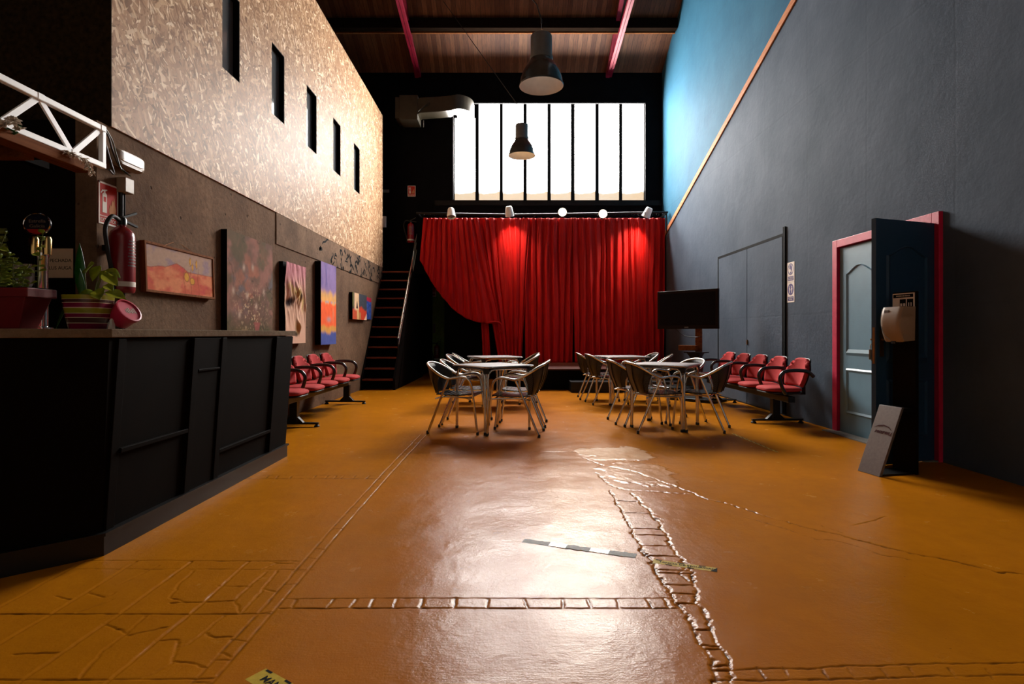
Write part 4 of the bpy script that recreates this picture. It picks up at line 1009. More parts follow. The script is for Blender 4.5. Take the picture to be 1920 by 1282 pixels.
# ------------------------------------------------------------------ right wall signs
def round_sign(label, z, solidblue, words):
    r = sign_plate('safety_sign', label, 'sign', RW(7.475, z), .19, .262, M['signwhite'], None, 'safety signs on the slate blue wall')
    b = MB()
    n = 36; ro, ri = .076, .062
    if solidblue: b.prism([(ro*math.cos(2*math.pi*k/n), .038+ro*math.sin(2*math.pi*k/n)) for k in range(n)], .004, .005)
    else:
        vs = []
        for k in range(n):
            a = 2*math.pi*k/n; vs += [(ro*math.cos(a), .038+ro*math.sin(a), .0048), (ri*math.cos(a), .038+ri*math.sin(a), .0048)]
        b.add(vs, [(2*k, 2*((k+1) % n), 2*((k+1) % n)+1, 2*k+1) for k in range(n)])
    b.build('ring', M['purple'], r)
    b = MB(); b.box(-.075, .075, -.112, -.055, .004, .005); b.build('caption_field', M['purple'], r)
    fig = MB()
    mt = M['signwhite'] if solidblue else M['purple']
    h = .0055
    if solidblue:   # two people keeping their distance
        for sx in (-.03, .03):
            fig.prism([(sx+.010*math.cos(t), .072+.010*math.sin(t)) for t in np.linspace(0, 6.0, 12)], .005, h)
            fig.prism([(sx-.014,.058), (sx-.009,.02), (sx-.007,-.01), (sx+.007,-.01), (sx+.009,.02), (sx+.014,.058)], .005, h)
        fig.box(-.012,.012,.030,.034,.005,h)
    else:           # head wearing a mask
        fig.prism([(-.03,.085), (-.005,.095), (.025,.088), (.038,.06), (.036,.03), (.02,.012), (.025,-.02), (-.02,-.02), (-.018,.005), (-.04,.01), (-.036,.03), (-.046,.04), (-.035,.06)][::-1], .0042, .0050)
        q = MB(); q.prism([(-.046,.038), (-.03,.045), (.0,.035), (.004,.008), (-.02,-.002), (-.042,.008)][::-1], .0050, .0056); q.build('mask_pictogram', M['signwhite'], r)
    fig.build('pictogram', mt, r)
    text('lettering', words[0], .017, M['signwhite'], r, (0, -.073, .0054)); text('lettering', words[1], .017, M['signwhite'], r, (0, -.095, .0054))
round_sign('upper white sign with a violet ring, beside the flush double door', 1.905, False, ('USO OBLIGATORIO', 'DE MASCARILLA'))
round_sign('lower white sign with a solid violet disc, beside the flush double door', 1.640, True, ('MANTENGA LA', 'DISTANCIA'))

# ------------------------------------------------------------------ hand hygiene stand by the open door
hd = Vector((.04, -.204, 0)).normalized()      # width direction, left to right as seen
hm = place(Vector((3.14, 4.53, 0)), hd)        # local x = width, y = backwards (+X side), z up
hs = thing('hygiene_stand', 'dark freestanding hygiene post with dispenser and slanted foot panel by the open door', 'stand', M=hm)
b = MB(); b.box(-.105, .105, 0, .03, .0, 1.43); b.build('post', M['darkbrown'], hs, bev=.003)
b = MB()
zb_, zt_ = .0, .525
b.hexa([(-.105,-.33,0),(.105,-.33,0),(.105,-.305,0),(-.105,-.305,0)], [(-.105,-.125,.525),(.105,-.125,.525),(.105,-.105,.525),(-.105,-.105,.525)])
fp = b.build('foot_panel', M['plate'], hs, bev=.002)
b = MB(); b.box(-.09,.09,-.11,.0,.49,.515); b.box(-.09,.09,-.30,.0,.0,.012); b.build('panel_bracket', M['blackm'], hs)
al = math.atan2(.205, .525)
pm = Matrix.Translation((0, -.33+.205*.62-.002, .525*.62)) @ Matrix.Rotation(R(90)-al, 4, 'X')
t_ = text('logo_lettering', 'recurex', .042, M['logo'], fp, (0,0,0), shear=.35, bold=.0012); t_.matrix_basis = pm
b = MB(); arc = [(-.085,.025), (-.05,.048), (.0,.058), (.05,.048), (.082,.018), (.05,.040), (.0,.048), (-.05,.040)]
b.prism(arc[::-1], 0, .0012); b.prism([(.068,-.022),(.088,-.018),(.096,.012),(.088,.004),(.08,-.010)], 0, .0012); o = b.build('logo_swoosh', M['logo'], fp); o.matrix_basis = pm
b = MB(); b.box(.02,.075,-.001,.001,0,.003); o = b.build('foot_mark', M['signwhite'], fp); o.matrix_basis = Matrix.Translation((0,-.325+.02,.052)) @ Matrix.Rotation(R(90)-al, 4, 'X')
sp_ = thing('x', 'x', 'x'); bpy.data.objects.remove(sp_)
b = MB(); b.box(-.098,.098,-.006,0,1.285,1.42); pl = b.build('sign_plate', M['signwhite'], hs)
b = MB(); b.box(-.09,.09,-.0075,-.006,1.385,1.412); b.box(-.03,.025,-.0075,-.006,1.31,1.372); b.box(.035,.09,-.0075,-.006,1.31,1.372); b.build('printed_field', M['ink'], pl)
b = MB()
for x in (-.018,.012): b.lathe([(.009,0),(.009,.001)], 12, (x, 0, 0))
o = MB()
for x, z in ((-.017,1.327), (.010,1.327)): o.box(x-.008, x+.010, -.0082, -.0075, z-.010, z+.012)
for x, z in ((.052,1.33), (.073,1.33)): o.box(x-.004, x+.004, -.0082, -.0075, z-.014, z+.014)
o.build('hand_pictogram', M['signwhite'], pl)
tt = text('lettering', 'HIGIENE DE MANOS', .014, M['signwhite'], pl, (0,0,0)); tt.matrix_basis = Matrix.Translation((0,-.0078,1.398)) @ Matrix.Rotation(R(90), 4, 'X')
# dispenser body: bulging front, tapering bottom
def disp(u, v):
    a = 2*u-1; prof = .135-.035*(v-.55)**2*4; w_ = .105-.006*(1-v)
    k = 1-abs(a)**9
    return (a*w_, -prof*(.62+.38*k**.6) if abs(a) < .999 else -.0, 1.045+.265*v-.012*k*(1-v))
b = MB(); b.grid(disp, 20, 14)
nu = 21
top_ring = [i+14*nu for i in range(nu)]; bot_ring = list(range(nu))
b.f.append(top_ring); b.m.append(0); b.f.append(bot_ring[::-1]); b.m.append(0)
dp = b.build('dispenser', M['cream'], hs, True, 45)
b = MB(); b.tube(spl([(-.105,-.095,1.30), (-.098,-.118,1.20), (-.05,-.14,1.10), (.02,-.146,1.05)], 6), .003, 6); b.box(-.06,-.02,-.124,-.118,1.265,1.285); b.build('dispenser_seam', M['lampgrey'], dp)
b = MB(); b.box(-.02,.02,-.10,-.03,1.02,1.04); b.build('nozzle', M['blackm'], dp)
# ------------------------------------------------------------------ bar counter
CT = 1.122
def off(poly, d):      # push the front edge outwards
    return [(x+d*nx, y+d*ny) for (x, y), (nx, ny) in poly]
front = [((-2.02, 5.10), (1, 0)), ((-2.035, 2.83), (1, -.55)), ((-2.31, 2.575), (.7, -.7)), ((-3.3, 1.62), (.7, -.7))]
backp = [(-3.75, 2.0), (-2.62, 3.05), (-2.62, 5.10)]
bar_ = thing('bar_counter', 'long dark panelled bar counter with a grey brown worktop on the left', 'counter', (0,0,0))
b = MB(); lo = off(front, 0)+backp; hi = off(front, .075)+backp
n = len(lo); vs = [(x,y,0) for x,y in lo]+[(x,y,CT-.045) for x,y in hi]
b.add(vs, [tuple(range(n)), tuple(reversed(range(n, 2*n)))]+[(i, n+i, n+(i+1) % n, (i+1) % n) for i in range(n)]); b.build('counter_body', M['counter'], bar_)
b = MB(); tp = off(front, .095); tp[0] = (tp[0][0], 5.13); tb = [(-3.75,2.0),(-2.64,3.05),(-2.64,5.13)]
b.prism((tp+tb)[::-1], CT-.042, CT); b.build('worktop', M['ctop'], bar_, bev=.004)
def sx(z, y=4): return -2.02-.015*(5.1-y)/2.27+.075*z/(CT-.045)   # x of the slanted front
def fbar(y0, y1, z0, z1, t, name='panel_post'):
    b = MB(); b.hexa([(sx(z0,y0)-.01,y0,z0),(sx(z0,y0)+t,y0,z0),(sx(z0,y1)+t,y1,z0),(sx(z0,y1)-.01,y1,z0)], [(sx(z1,y0)-.01,y0,z1),(sx(z1,y0)+t,y0,z1),(sx(z1,y1)+t,y1,z1),(sx(z1,y1)-.01,y1,z1)])
    return b.build(name, M['counter'], bar_, bev=.003)
ZT = CT-.05
fbar(2.84, 2.90, .10, ZT, .012); fbar(3.50, 3.56, .10, ZT, .022); fbar(3.56, 3.84, .10, ZT, .012); fbar(3.84, 3.90, .10, ZT, .022); fbar(4.72, 4.78, .10, ZT, .022); fbar(4.78, 5.09, .10, ZT, .012)
fbar(2.90, 3.50, .49, .515, .022, 'panel_rail'); fbar(3.90, 4.72, .28, .305, .022, 'panel_rail'); fbar(3.57, 3.83, .86, .875, .022, 'panel_rail')
b = MB(); pl = off(front, .035)[:3]; pl2 = off(front, .0)[:3]
for z0, z1, d in ((0,.10,.03), (.10,.115,.045)):
    A = off(front, d); B_ = off(front, -.02)
    for i in range(3): b.hexa([(*B_[i],z0),(*B_[i+1],z0),(*A[i+1],z0),(*A[i],z0)], [(*B_[i],z1),(*B_[i+1],z1),(*A[i+1],z1),(*A[i],z1)])
b.build('plinth', M['blackm'], bar_)

# ------------------------------------------------------------------ on the counter
def leaf(b, base, tip, wd, fold=.15, droop=.0, nrm=(0,0,1)):
    base = Vector(base); tip = Vector(tip); d = tip-base; L_ = d.length; d.normalize()
    s_ = d.cross(Vector(nrm));
    if s_.length < .05: s_ = d.cross(Vector((1,0,0)))
    s_.normalize(); n_ = s_.cross(d)
    W = [.0, .55, .92, 1.0, .82, .48, .0]; vs = []; N = len(W)
    for i, w_ in enumerate(W):
        t = i/(N-1); c_ = base+d*L_*t-Vector((0,0,1))*droop*t*t*L_
        hw = w_*wd/2
        vs += [c_-s_*hw+n_*hw*fold*2, c_, c_+s_*hw+n_*hw*fold*2]
    fs = []
    for i in range(N-1):
        fs += [(3*i,3*i+1,3*i+4,3*i+3), (3*i+1,3*i+2,3*i+5,3*i+4)]
    b.add(vs, fs)
# striped pot with a sword leaf and trailing heart leaves
Y0 = 3.10; px0 = AT(166, 615, Y0)
pp = thing('potted_plant', 'heart leaved plant in the striped yellow and purple pot on the bar', 'plant', (px0.x, Y0, CT))
b = MB(); vs = []
def sq(a, e, n=40): return [(a*math.copysign(abs(math.cos(2*math.pi*k/n))**(2/e), math.cos(2*math.pi*k/n)), a*math.copysign(abs(math.sin(2*math.pi*k/n))**(2/e), math.sin(2*math.pi*k/n))) for k in range(n)]
rings = [(.0,0,2.6),(.092,0,2.6),(.100,.006,2.6),(.112,.06,2.8),(.122,.12,3),(.129,.172,3),(.131,.183,3),(.124,.185,3),(.118,.16,3),(.0,.155,3)]
nn = 40; vs = []; fs = []
for a, z, e in rings: vs += [(x, y, z) for x, y in sq(max(a,.0005), e)]
for i in range(len(rings)-1): fs += [(i*nn+k, i*nn+(k+1) % nn, (i+1)*nn+(k+1) % nn, (i+1)*nn+k) for k in range(nn)]
b.add(vs, fs); b.build('pot', M['stripes'], pp, True, 50); pp.scale = (.82,.82,1)
b = MB(); b.lathe([(.001,.166),(.06,.165),(.115,.16)], 20, cap=False); b.build('soil', M['soil'], pp, True)
b = MB(); leaf(b, (-.065,.03,.155), (-.09,.04,.475), .075, .10, 0, (0,-1,0)); leaf(b, (-.03,.0,.155), (-.035,-.03,.33), .035, .2, 0, (.5,-1,0)); leaf(b, (-.08,-.04,.16), (-.16,-.07,.02), .045, .2, .1, (0,-.5,1)); b.build('sword_leaf', M['snake'], pp, True, 180, solid=.002)
LV = [((-.01,-.02,.30),(.075,-.05,.365),.10), ((.10,-.03,.345),(.085,-.08,.265),.085), ((.11,-.03,.30),(.245,-.07,.245),.085), ((.12,-.02,.32),(.22,-.01,.29),.07), ((.13,-.03,.20),(.285,-.05,.175),.075), ((.09,-.06,.21),(.165,-.12,.165),.09), ((.12,-.02,.24),(.20,-.05,.215),.06), ((.05,.03,.27),(.10,.06,.33),.08), ((.09,-.05,.19),(.03,-.12,.195),.07)]
b = MB(); q = MB()
for a, t, w_ in LV:
    leaf(b, a, t, w_, .18, .10, (0,-.55,.83)); q.tube(spl([(a[0]*.35, a[1]*.3, .155), (a[0]*.75, a[1]*.7, .155+(a[2]-.155)*.65), a], 5), .0028, 6)
b.build('foliage', M['leaf'], pp, True, 180, solid=.0012); q.build('stems', M['stem'], pp, True)
# dark red planter with straggly herbs
Yr = 2.92; pr = AT(4, 615, Yr)
rp = thing('planter', 'dark red rectangular planter with straggly herbs at the left end of the bar', 'planter', (pr.x, Yr, CT))
b = MB(); hw, hd_ = .205, .09
b.hexa([(-hw+.07,-hd_+.03,0),(hw-.07,-hd_+.03,0),(hw-.07,hd_-.03,0),(-hw+.07,hd_-.03,0)], [(-hw,-hd_,.205),(hw,-hd_,.205),(hw,hd_,.205),(-hw,hd_,.205)])
b.build('box', M['potred'], rp, bev=.006)
b = MB(); b.box(-hw-.003,hw+.003,-hd_-.003,hd_+.003,.16,.207); b.build('rim', M['potred'], rp, bev=.004)
b = MB(); b.box(-hw+.01,hw-.01,-hd_+.01,hd_-.01,.205,.212); b.build('soil', M['soil'], rp)
b = MB(); q = MB(); rr = random.Random(3)
for k in range(13):
    x0 = rr.uniform(-.16,.17); y0_ = rr.uniform(-.06,.06); h = rr.uniform(.08,.17) if k not in (2, 9) else .29
    if k == 2: x0 = .02
    if k == 9: x0 = .15
    pts = [(x0,y0_,.21), (x0+rr.uniform(-.03,.03), y0_, .21+h*.5), (x0+rr.uniform(-.05,.05), y0_+rr.uniform(-.03,.03), .21+h)]
    P_ = spl(pts, 6); q.tube(P_, .0025, 5)
    for i in range(2, len(P_)):
        for s_ in (-1, 1):
            if rr.random() < .8:
                a = rr.uniform(0, 6.28); l = rr.uniform(.026,.055)
                leaf(b, P_[i], P_[i]+Vector((l*math.cos(a), l*.6*math.sin(a), rr.uniform(-.4,.5)*l)), l*.66, .15, .1, (0,-.6,.8))
b.build('foliage', M['herb'], rp, True, 180, solid=.0008); q.build('stems', M['stem'], rp, True)
# pink tin leaning on its rim, little paper cube
pk = AT(234, 614, 3.2)
zax = Vector((.80, -.12, .56)).normalized(); xax = zax.cross(Vector((0,0,1))).normalized(); yax = zax.cross(xax)
pm_ = Matrix.Identity(4)
for i in range(3): pm_[i][0] = xax[i]; pm_[i][1] = yax[i]; pm_[i][2] = zax[i]
pm_.translation = Vector((pk.x, 3.2, CT+.089))
tin = thing('round_tin', 'round pink tin leaning on its side next to the striped pot', 'tin', M=pm_)
b = MB(); b.lathe([(.001,-.055),(.062,-.055),(.066,-.05),(.070,.012),(.074,.014),(.075,.03),(.070,.034),(.066,.030),(.001,.029)], 40); b.build('tin_body', M['pinklid'], tin, True, 35); tin.matrix_basis = pm_ @ Matrix.Diagonal((1.0,1.0,1.0,1))
b = MB(); b.lathe([(.0665,.0345),(.0735,.033),(.0745,.028),(.0755,.028),(.0745,.0355),(.0665,.0365)], 40, cap=False); b.build('rim', M['pinklid'], tin, True)
b = MB()
for k in range(6): b.box(-.045+.012*k, -.038+.012*k, -.02+.006*(k % 3), .02-.005*(k % 2), .029, .0302)
b.build('worn_print', M['cream'], tin)
b = MB(); b.box(-.02,.02,-.018,.018,0,.004); b.box(-.008,.006,-.012,.012,.004,.05); b.hexa([(-.008,-.012,.05),(.006,-.012,.05),(.006,.012,.05),(-.008,.012,.05)],[(-.004,-.008,.06),(.002,-.008,.06),(.002,.008,.06),(-.004,.008,.06)])
pkk = AT(211, 614, 3.14); tag(b.build('card_stand', M['signwhite'], None, M=Matrix.Translation((pkk.x, 3.14, CT))), 'tiny white card stand between the striped pot and the pink tin', 'card stand')
# beer tap
bt = AT(78, 612, 3.35)
tp_ = thing('beer_tap', 'chrome beer tap with a round dark badge behind the red planter', 'beer tap', (bt.x, 3.35, CT))
b = MB(); b.lathe([(.055,0),(.055,.012),(.032,.02),(.032,.42),(.036,.43),(.036,.45),(.0,.455)], 28, cap=False); b.build('column', M['chrome'], tp_, True, 40)
b = MB()
for x in (-.036, .04): b.lathe([(.0,.44),(.022,.44),(.024,.47),(.024,.53),(.018,.545),(.0,.55)], 18, (x,-.01,0), cap=False)
b.build('cap', M['gold'], tp_, True)
bm = Matrix.Translation((-.0,-.03,.615)) @ Matrix.Rotation(R(90), 4, 'X') @ Matrix.Diagonal((1,.80,1,1))
b = MB(); b.lathe([(0,-.008),(.078,-.008),(.078,.002),(0,.002)], 40); bd = b.build('badge', M['navy'], tp_, True, 30, M=bm)
b = MB(); b.lathe([(.074,.002),(.08,.0),(.082,.004),(.078,.008),(.074,.006)], 40, cap=False); b.build('badge_rim', M['chrome'], bd, True)
b = MB(); b.prism([(.072*math.cos(t), .072*math.sin(t)) for t in np.linspace(math.pi*1.17, math.pi*1.83, 16)], .002, .0035); b.build('badge_stripe', M['signred'], bd)
text('lettering', 'Estrella', .034, M['cream'], bd, (0,.022,.0025)); text('lettering', 'Galicia', .034, M['cream'], bd, (0,-.014,.0025))
# cellophane bag
def crump(u, v):
    a = 2*math.pi*u; r_ = (.085-.055*(1-abs(2*v-1.15))**1.0)*(1+.5*(float(fbm(np.array(u*9), np.array(v*8), 41, 3))-.5))
    return (r_*math.cos(a)*1.1+.02*v, r_*.5*math.sin(a), .002+.40*v)
bg = AT(42, 612, 3.5); b = MB(); b.grid(crump, 40, 26)
tag(b.build('cellophane_bag', M['film'], None, True, 25, M=Matrix.Translation((bg.x, 3.5, CT))), 'crumpled clear cellophane bag standing behind the red planter', 'bag')
# buff notice on the dark bar wall
nt = AT(104, 493, 3.985)
nr = thing('paper_notice', 'buff paper notice with black capitals on the dark bar wall', 'notice', M=FM((nt.x, 3.997, nt.z), (1,0,0), (0,-1,0)))
b = MB(); b.box(-.115,.115,-.103,.103,0,.002); b.build('sheet', M['paper'], nr)
text('lettering', 'E PECHADA', .034, M['ink'], nr, (.105,.018,.0022), 'RIGHT'); text('lettering', 'LUS AUGA', .034, M['ink'], nr, (.105,-.034,.0022), 'RIGHT')
# green slatted shutter at the far left of the bar wall
sh = thing('slatted_shutter', 'green slatted shutter at the left edge behind the red planter', 'shutter', (-3.93, 3.95, 1.0))
for k in range(16):
    b = MB(); b.bar((-.5, 0, .03+k*.052), (.44, 0, .03+k*.052), .02, .036, (0,-.5,1)); b.build('slat', M['shutter'], sh)

# ------------------------------------------------------------------ truss, canopy and silk flowers over the bar
tr = thing('lighting_truss', 'white metal lattice truss above the bar on the left', 'truss', (-2.5, 0, 2.13))
H_ = .225
for z, nm in ((0, 'lower_chord'), (H_, 'upper_chord')):
    b = MB(); b.box(-.016,.016,1.0,3.51,z-.017,z+.017); b.build(nm, M['white'], tr, bev=.004)
nodes = []
y = 3.485; k = 0
while y > 1.0: nodes.append((y, H_ if k % 2 == 0 else 0)); y -= .232; k += 1
for (ya, za), (yb_, zb2) in zip(nodes[:-1], nodes[1:]):
    b = MB(); b.bar((0,ya,za),(0,yb_,zb2), .012, .034, (0,0,1)); b.build('diagonal', M['white'], tr, bev=.002)
b = MB(); b.box(-.014,.014,3.480,3.51,0,H_); b.build('end_post', M['white'], tr, bev=.003)
for yy, zz in nodes: b = MB(); b.box(-.018,.018,yy-.022,yy+.022,zz-.018,zz+.018); b.build('gusset', M['white'], tr, bev=.003)
cn = thing('wooden_canopy', 'rough timber canopy frame under the white truss', 'canopy', (-2.5, 0, 2.0))
b = MB(); b.box(-.07,.03,.9,3.38,.052,.106); b.build('edge_board', M['pine'], cn, bev=.003)
b = MB(); b.box(-.55,-.49,.9,3.7,.165,.235); b.build('beam', M['darkbrown'], cn, bev=.003)
for yy in (1.6, 2.3, 3.05):
    b = MB(); b.box(-1.6,-.07,yy-.03,yy+.03,.035,.104); b.build('joist', M['pine'], cn, bev=.003)
b = MB(); b.bar((-.35,2.95,-.05),(-.10,2.7,.06), .05,.06); b.box(-1.6,-1.5,.9,3.9,-.1,.085); b.build('brace', M['pine'], cn)
b = MB(); b.box(-1.55,-1.47,3.85,3.93,-2.0,.1); b.build('post', M['pine'], cn)
b = MB(); b.box(-1.6,-.08,.9,3.3,.106,.120); b.build('roof_panel', M['darkbrown'], cn)
rr = random.Random(9)
def bloom(px, py, Y, s, label):
    p = AT(px, py, Y); r = thing('silk_flower', label, 'flower', p, 0, 'cream silk flowers on the truss')
    b = MB()
    for ring, (n, rad, tilt) in enumerate(((5, .25, .9), (7, .6, .55), (8, 1.0, .15))):
        for k in range(n):
            a = 2*math.pi*k/n+ring*.4; d_ = Vector((math.cos(a)*rad, math.sin(a)*rad, tilt))*s
            leaf(b, (0,0,0), d_, s*.62, .25, .15)
    m_ = Matrix.Rotation(rr.uniform(.6,1.1), 4, 'X') @ Matrix.Rotation(rr.uniform(-.6,.6), 4, 'Y')
    b.build('petals', M['flower'], r, True, 180, solid=.001, M=m_)
    q = MB()
    for k in range(3):
        a = rr.uniform(0, 6.28); leaf(q, (0,0,-.01), (s*1.3*math.cos(a), s*.8*math.sin(a), -.02), s*.5, .2, .2)
    q.build('leaves', M['snake'], r, True, 180, solid=.001)
bloom(8, 236, 2.74, .045, 'leftmost cream silk flower on the lower truss bar'); bloom(24, 228, 2.79, .040, 'middle cream silk flower on the lower truss bar'); bloom(35, 244, 2.83, .036, 'rightmost cream silk flower on the lower truss bar')
b = MB(); q = MB(); g0 = [AT(112,283,3.16), AT(128,288,3.20), AT(142,296,3.24), AT(152,300,3.27), AT(158,312,3.28), AT(163,326,3.28)]
for p in g0: p.x += .03
P_ = spl(g0, 7); b.tube(P_, .003, 5)
for p in P_:
    for k in range(2):
        a = rr.uniform(0, 6.28); l = rr.uniform(.02,.04); leaf(q, p, p+Vector((l*math.cos(a)*.6, l*math.sin(a), rr.uniform(-.8,.4)*l)), l*.5, .15, .2)
gr = thing('leaf_garland', 'small grey green leaf garland dangling from the truss end', 'garland', (0,0,0)); b.build('vine', M['stem'], gr, True); q.build('leaves', M['flower'], gr, True, 180, solid=.0008)

# ------------------------------------------------------------------ concrete wall: lamp, junction box, pipe, sign, extinguisher
lp = thing('emergency_lamp', 'white emergency lamp high on the concrete wall next to the truss end', 'lamp', M=LW(4.25, 2.385))
b = MB(); b.pad(.17, .062, 0, .085, 5, 40, (0,0), .03); b.build('housing', M['cream'], lp, True, 50)
b = MB(); b.pad(.135, .036, .06, .092, 8, 40, (0,.008), .012); b.build('lens', M['white'], lp, True, 50)
jb = AT(238, 344, 4.2); b = MB(); b.box(-.05,.05,-.055,.055,0,.07); tag(b.build('junction_box', M['cream'], None, bev=.006, M=LW(4.245, 2.20)), 'beige junction box under the emergency lamp', 'junction box')
b = MB(); b.tube([(-2.885,4.232,2.15),(-2.885,4.232,0.02)], .013, 10); b.tube([(-2.885,4.262,2.15),(-2.885,4.262,0.02)], .009, 8); tag(b.build('conduit_pipe', M['blackm'], None, True), 'black conduit pipes running down the concrete wall behind the extinguisher', 'pipe')
b = MB(); pc = [AT(192,240,3.55), AT(203,255,3.75), AT(212,285,3.95), AT(224,312,4.08), AT(240,326,4.14)]; b.tube(spl(pc, 8), .006, 6); tag(b.build('loose_cable', M['cable'], None, True), 'black cable looping from the truss end to the junction box', 'cable')
b = MB(); pc = [AT(196,238,3.6), AT(210,262,3.8), AT(219,292,4.0), AT(228,318,4.1), AT(245,330,4.16)]; b.tube(spl(pc, 8), .004, 6); tag(b.build('loose_cable', M['gcable'], None, True), 'thin green cable beside the black one at the truss end', 'cable')
b = MB(); pc = [AT(195,262,3.6), AT(206,300,3.8), AT(213,325,3.92), AT(205,318,3.85)]; b.tube(spl(pc, 8), .008, 6); tag(b.build('loose_cable', M['cable'], None, True), 'thick black cable sagging below the end of the truss', 'cable')
extinguisher_sign('fire_sign', 'red fire extinguisher sign reading EXTINTOR at the corner of the concrete wall', LW(4.112, 2.03), .20, .30)
extinguisher('fire_extinguisher', 'red extinguisher on the concrete wall behind the potted plants', hang(LW(4.10, 1.39)))

# ------------------------------------------------------------------ paintings on the concrete wall
def canvas(name, label, y0, y1, z0, z1, dep, fn, side, nu=90, nv=90, relief=None, tilt=0.0, group='paintings on the concrete wall'):
    w_, h_ = y1-y0, z1-z0
    m_ = LW((y0+y1)/2, (z0+z1)/2, .002) @ Matrix.Rotation(tilt, 4, 'X')
    r = thing(name, label, 'painting', M=m_, group=group)
    b = MB(); b.box(-w_/2, w_/2, -h_/2, h_/2, 0, dep); b.build('stretcher', side, r)
    U, V = np.meshgrid(np.linspace(0,1,nu+1), np.linspace(0,1,nv+1))
    Z = np.full_like(U, dep+.001) + (relief(U, V) if relief is not None else 0)
    b = MB()
    for j in range(nv+1):
        for i in range(nu+1): b.v.append((-w_/2+w_*U[j,i], -h_/2+h_*V[j,i], float(Z[j,i])))
    for j in range(nv):
        for i in range(nu): b.f.append([j*(nu+1)+i, j*(nu+1)+i+1, (j+1)*(nu+1)+i+1, (j+1)*(nu+1)+i]); b.m.append(0)
    o = b.build('canvas', M['vpaint'], r, True, 180)
    at = o.data.color_attributes.new('Col', 'FLOAT_COLOR', 'POINT'); c_ = np.ones((len(b.v), 4), np.float32); c_[:, :3] = np.clip(fn(U, V), 0, 1).reshape(-1, 3)
    at.data.foreach_set('color', c_.ravel()); return r
def L3(*c): return lin(c)
def mixc(a, b, t): return a*(1-t[..., None])+b*t[..., None]
def ss(a, b, x): t = np.clip((x-a)/(b-a), 0, 1); return t*t*(3-2*t)
ones = lambda U: np.ones(U.shape+(3,))
def p_land(U, V):
    n = fbm(U*9, V*6, 1); n2 = fbm(U*40, V*25, 2)
    c = ones(U)*L3(172,140,122); c = mixc(c, ones(U)*L3(150,126,132), ss(.45,.7,n)); 
    hor = .50+.06*ss(.05,.2,U)+.12*np.clip(1-np.abs(U-.42)/.16, 0, 1)-.03*ss(.5,.6,U)
    hor = hor+.015*(fbm(U*18, V*0, 5)-.5)
    g = mixc(ones(U)*L3(192,94,70), ones(U)*L3(208,128,90), ss(.4,.7,fbm(U*7, V*5, 7))); g = mixc(g, ones(U)*L3(190,72,74), ss(.55,.8,fbm(U*12, V*9, 9))*.7)
    c = mixc(c, g, ss(-.008,.008,hor-V)); c = mixc(c, ones(U)*L3(120,44,36), np.exp(-((hor-V)/.008)**2)*.7)
    yl = ones(U)*L3(208,150,62)
    for cx, cy, rx, ry in ((.56,.42,.035,.10), (.645,.34,.035,.075), (.62,.78,.012,.09), (.655,.66,.012,.08), (.72,.75,.012,.10)):
        e = ((U-cx)/rx)**2+((V-cy)/ry)**2; c = mixc(c, yl, ss(1.1,.8,e)); c = mixc(c, ones(U)*L3(110,74,38), np.exp(-((e-1.1)/.25)**2)*.8)
    for x_ in (.74, .62, .52): c = mixc(c, ones(U)*L3(128,56,40), np.exp(-((U-x_-.01*np.sin(V*12))/.005)**2)*ss(.75,.5,V)*.6)
    return c*(.86+.28*n2[..., None])
def p_flow(U, V):
    n = fbm(U*5, V*6, 11); n2 = fbm(U*16, V*18, 12, 5); n3 = fbm(U*45, V*50, 13, 3)
    c = mixc(ones(U)*L3(104,74,62), ones(U)*L3(132,84,72), ss(.35,.65,n))
    c = mixc(c, ones(U)*L3(84,74,50), ss(.45,.62,fbm(U*4, V*5, 15))*.8)
    c = mixc(c, ones(U)*L3(90,84,90), ss(.5,.68,fbm(U*4+3, V*5, 16))*ss(.15,.5,V)*ss(.85,.5,V))
    c = mixc(c, ones(U)*L3(64,62,34), ss(.32,.05,V)); c = mixc(c, ones(U)*L3(150,84,62), ss(.52,.7,fbm(U*8, V*9, 18))*np.exp(-((U-.5)**2+(V-.55)**2)/.12))
    d = np.exp(-((U-.52)/.28)**2-((V-.32)/.17)**2); c = mixc(c, ones(U)*L3(92,60,48), d*.7*ss(.4,.6,n2))
    c = mixc(c, ones(U)*L3(186,150,110), ss(.62,.72,n3)*np.clip(d*1.4, 0, 1)); c = mixc(c, ones(U)*L3(170,120,60), np.exp(-((U-.3)/.2)**2-((V-.05)/.06)**2)*.6)
    for cx, cy in ((.33,.70),(.52,.72),(.12,.47),(.78,.50),(.40,.44),(.24,.26),(.60,.35)):
        c = mixc(c, ones(U)*L3(180,150,132), np.exp(-((U-cx)/.025)**2-((V-cy)/.03)**2)*.8)
    tri = (np.abs(U-.62) < (V-.02)*.45) & (V < .2) & (V > .02); c = mixc(c, ones(U)*L3(140,60,58), tri*.8)
    ol = np.abs(fbm(U*3, V*3.4, 19)-.5); c = mixc(c, ones(U)*L3(44,34,30), np.exp(-(ol/.008)**2)*.6)
    return (c*.75+.25*c.mean(-1, keepdims=True)*np.array([1.15,.98,.8]))*(.8+.4*n2[..., None])*1.3
def r_fab(U, V):
    f = .02*(fbm(U*9+V*2.5, V*2.0-U, 22, 4)-.5)*2*ss(.10,.4,V); f = f+.008*np.sin(U*16+9*fbm(U*3, V*2.2, 29)+9*V)*ss(.35,.5,V)*ss(.85,.65,V); f = f+.04*np.exp(-((U-.55-.25*(V-.6))/.22)**2-((V-.62)/.17)**2)*fbm(U*11, V*4, 23)*2
    f = f-.035*np.exp(-((U-.22)/.16)**2-((V-.52)/.07)**2); f = f+.04*np.exp(-((U-.62+.6*(V-.2))/.05)**2-((V-.22)/.08)**2)
    return np.clip(f, -.03, .08)+.032
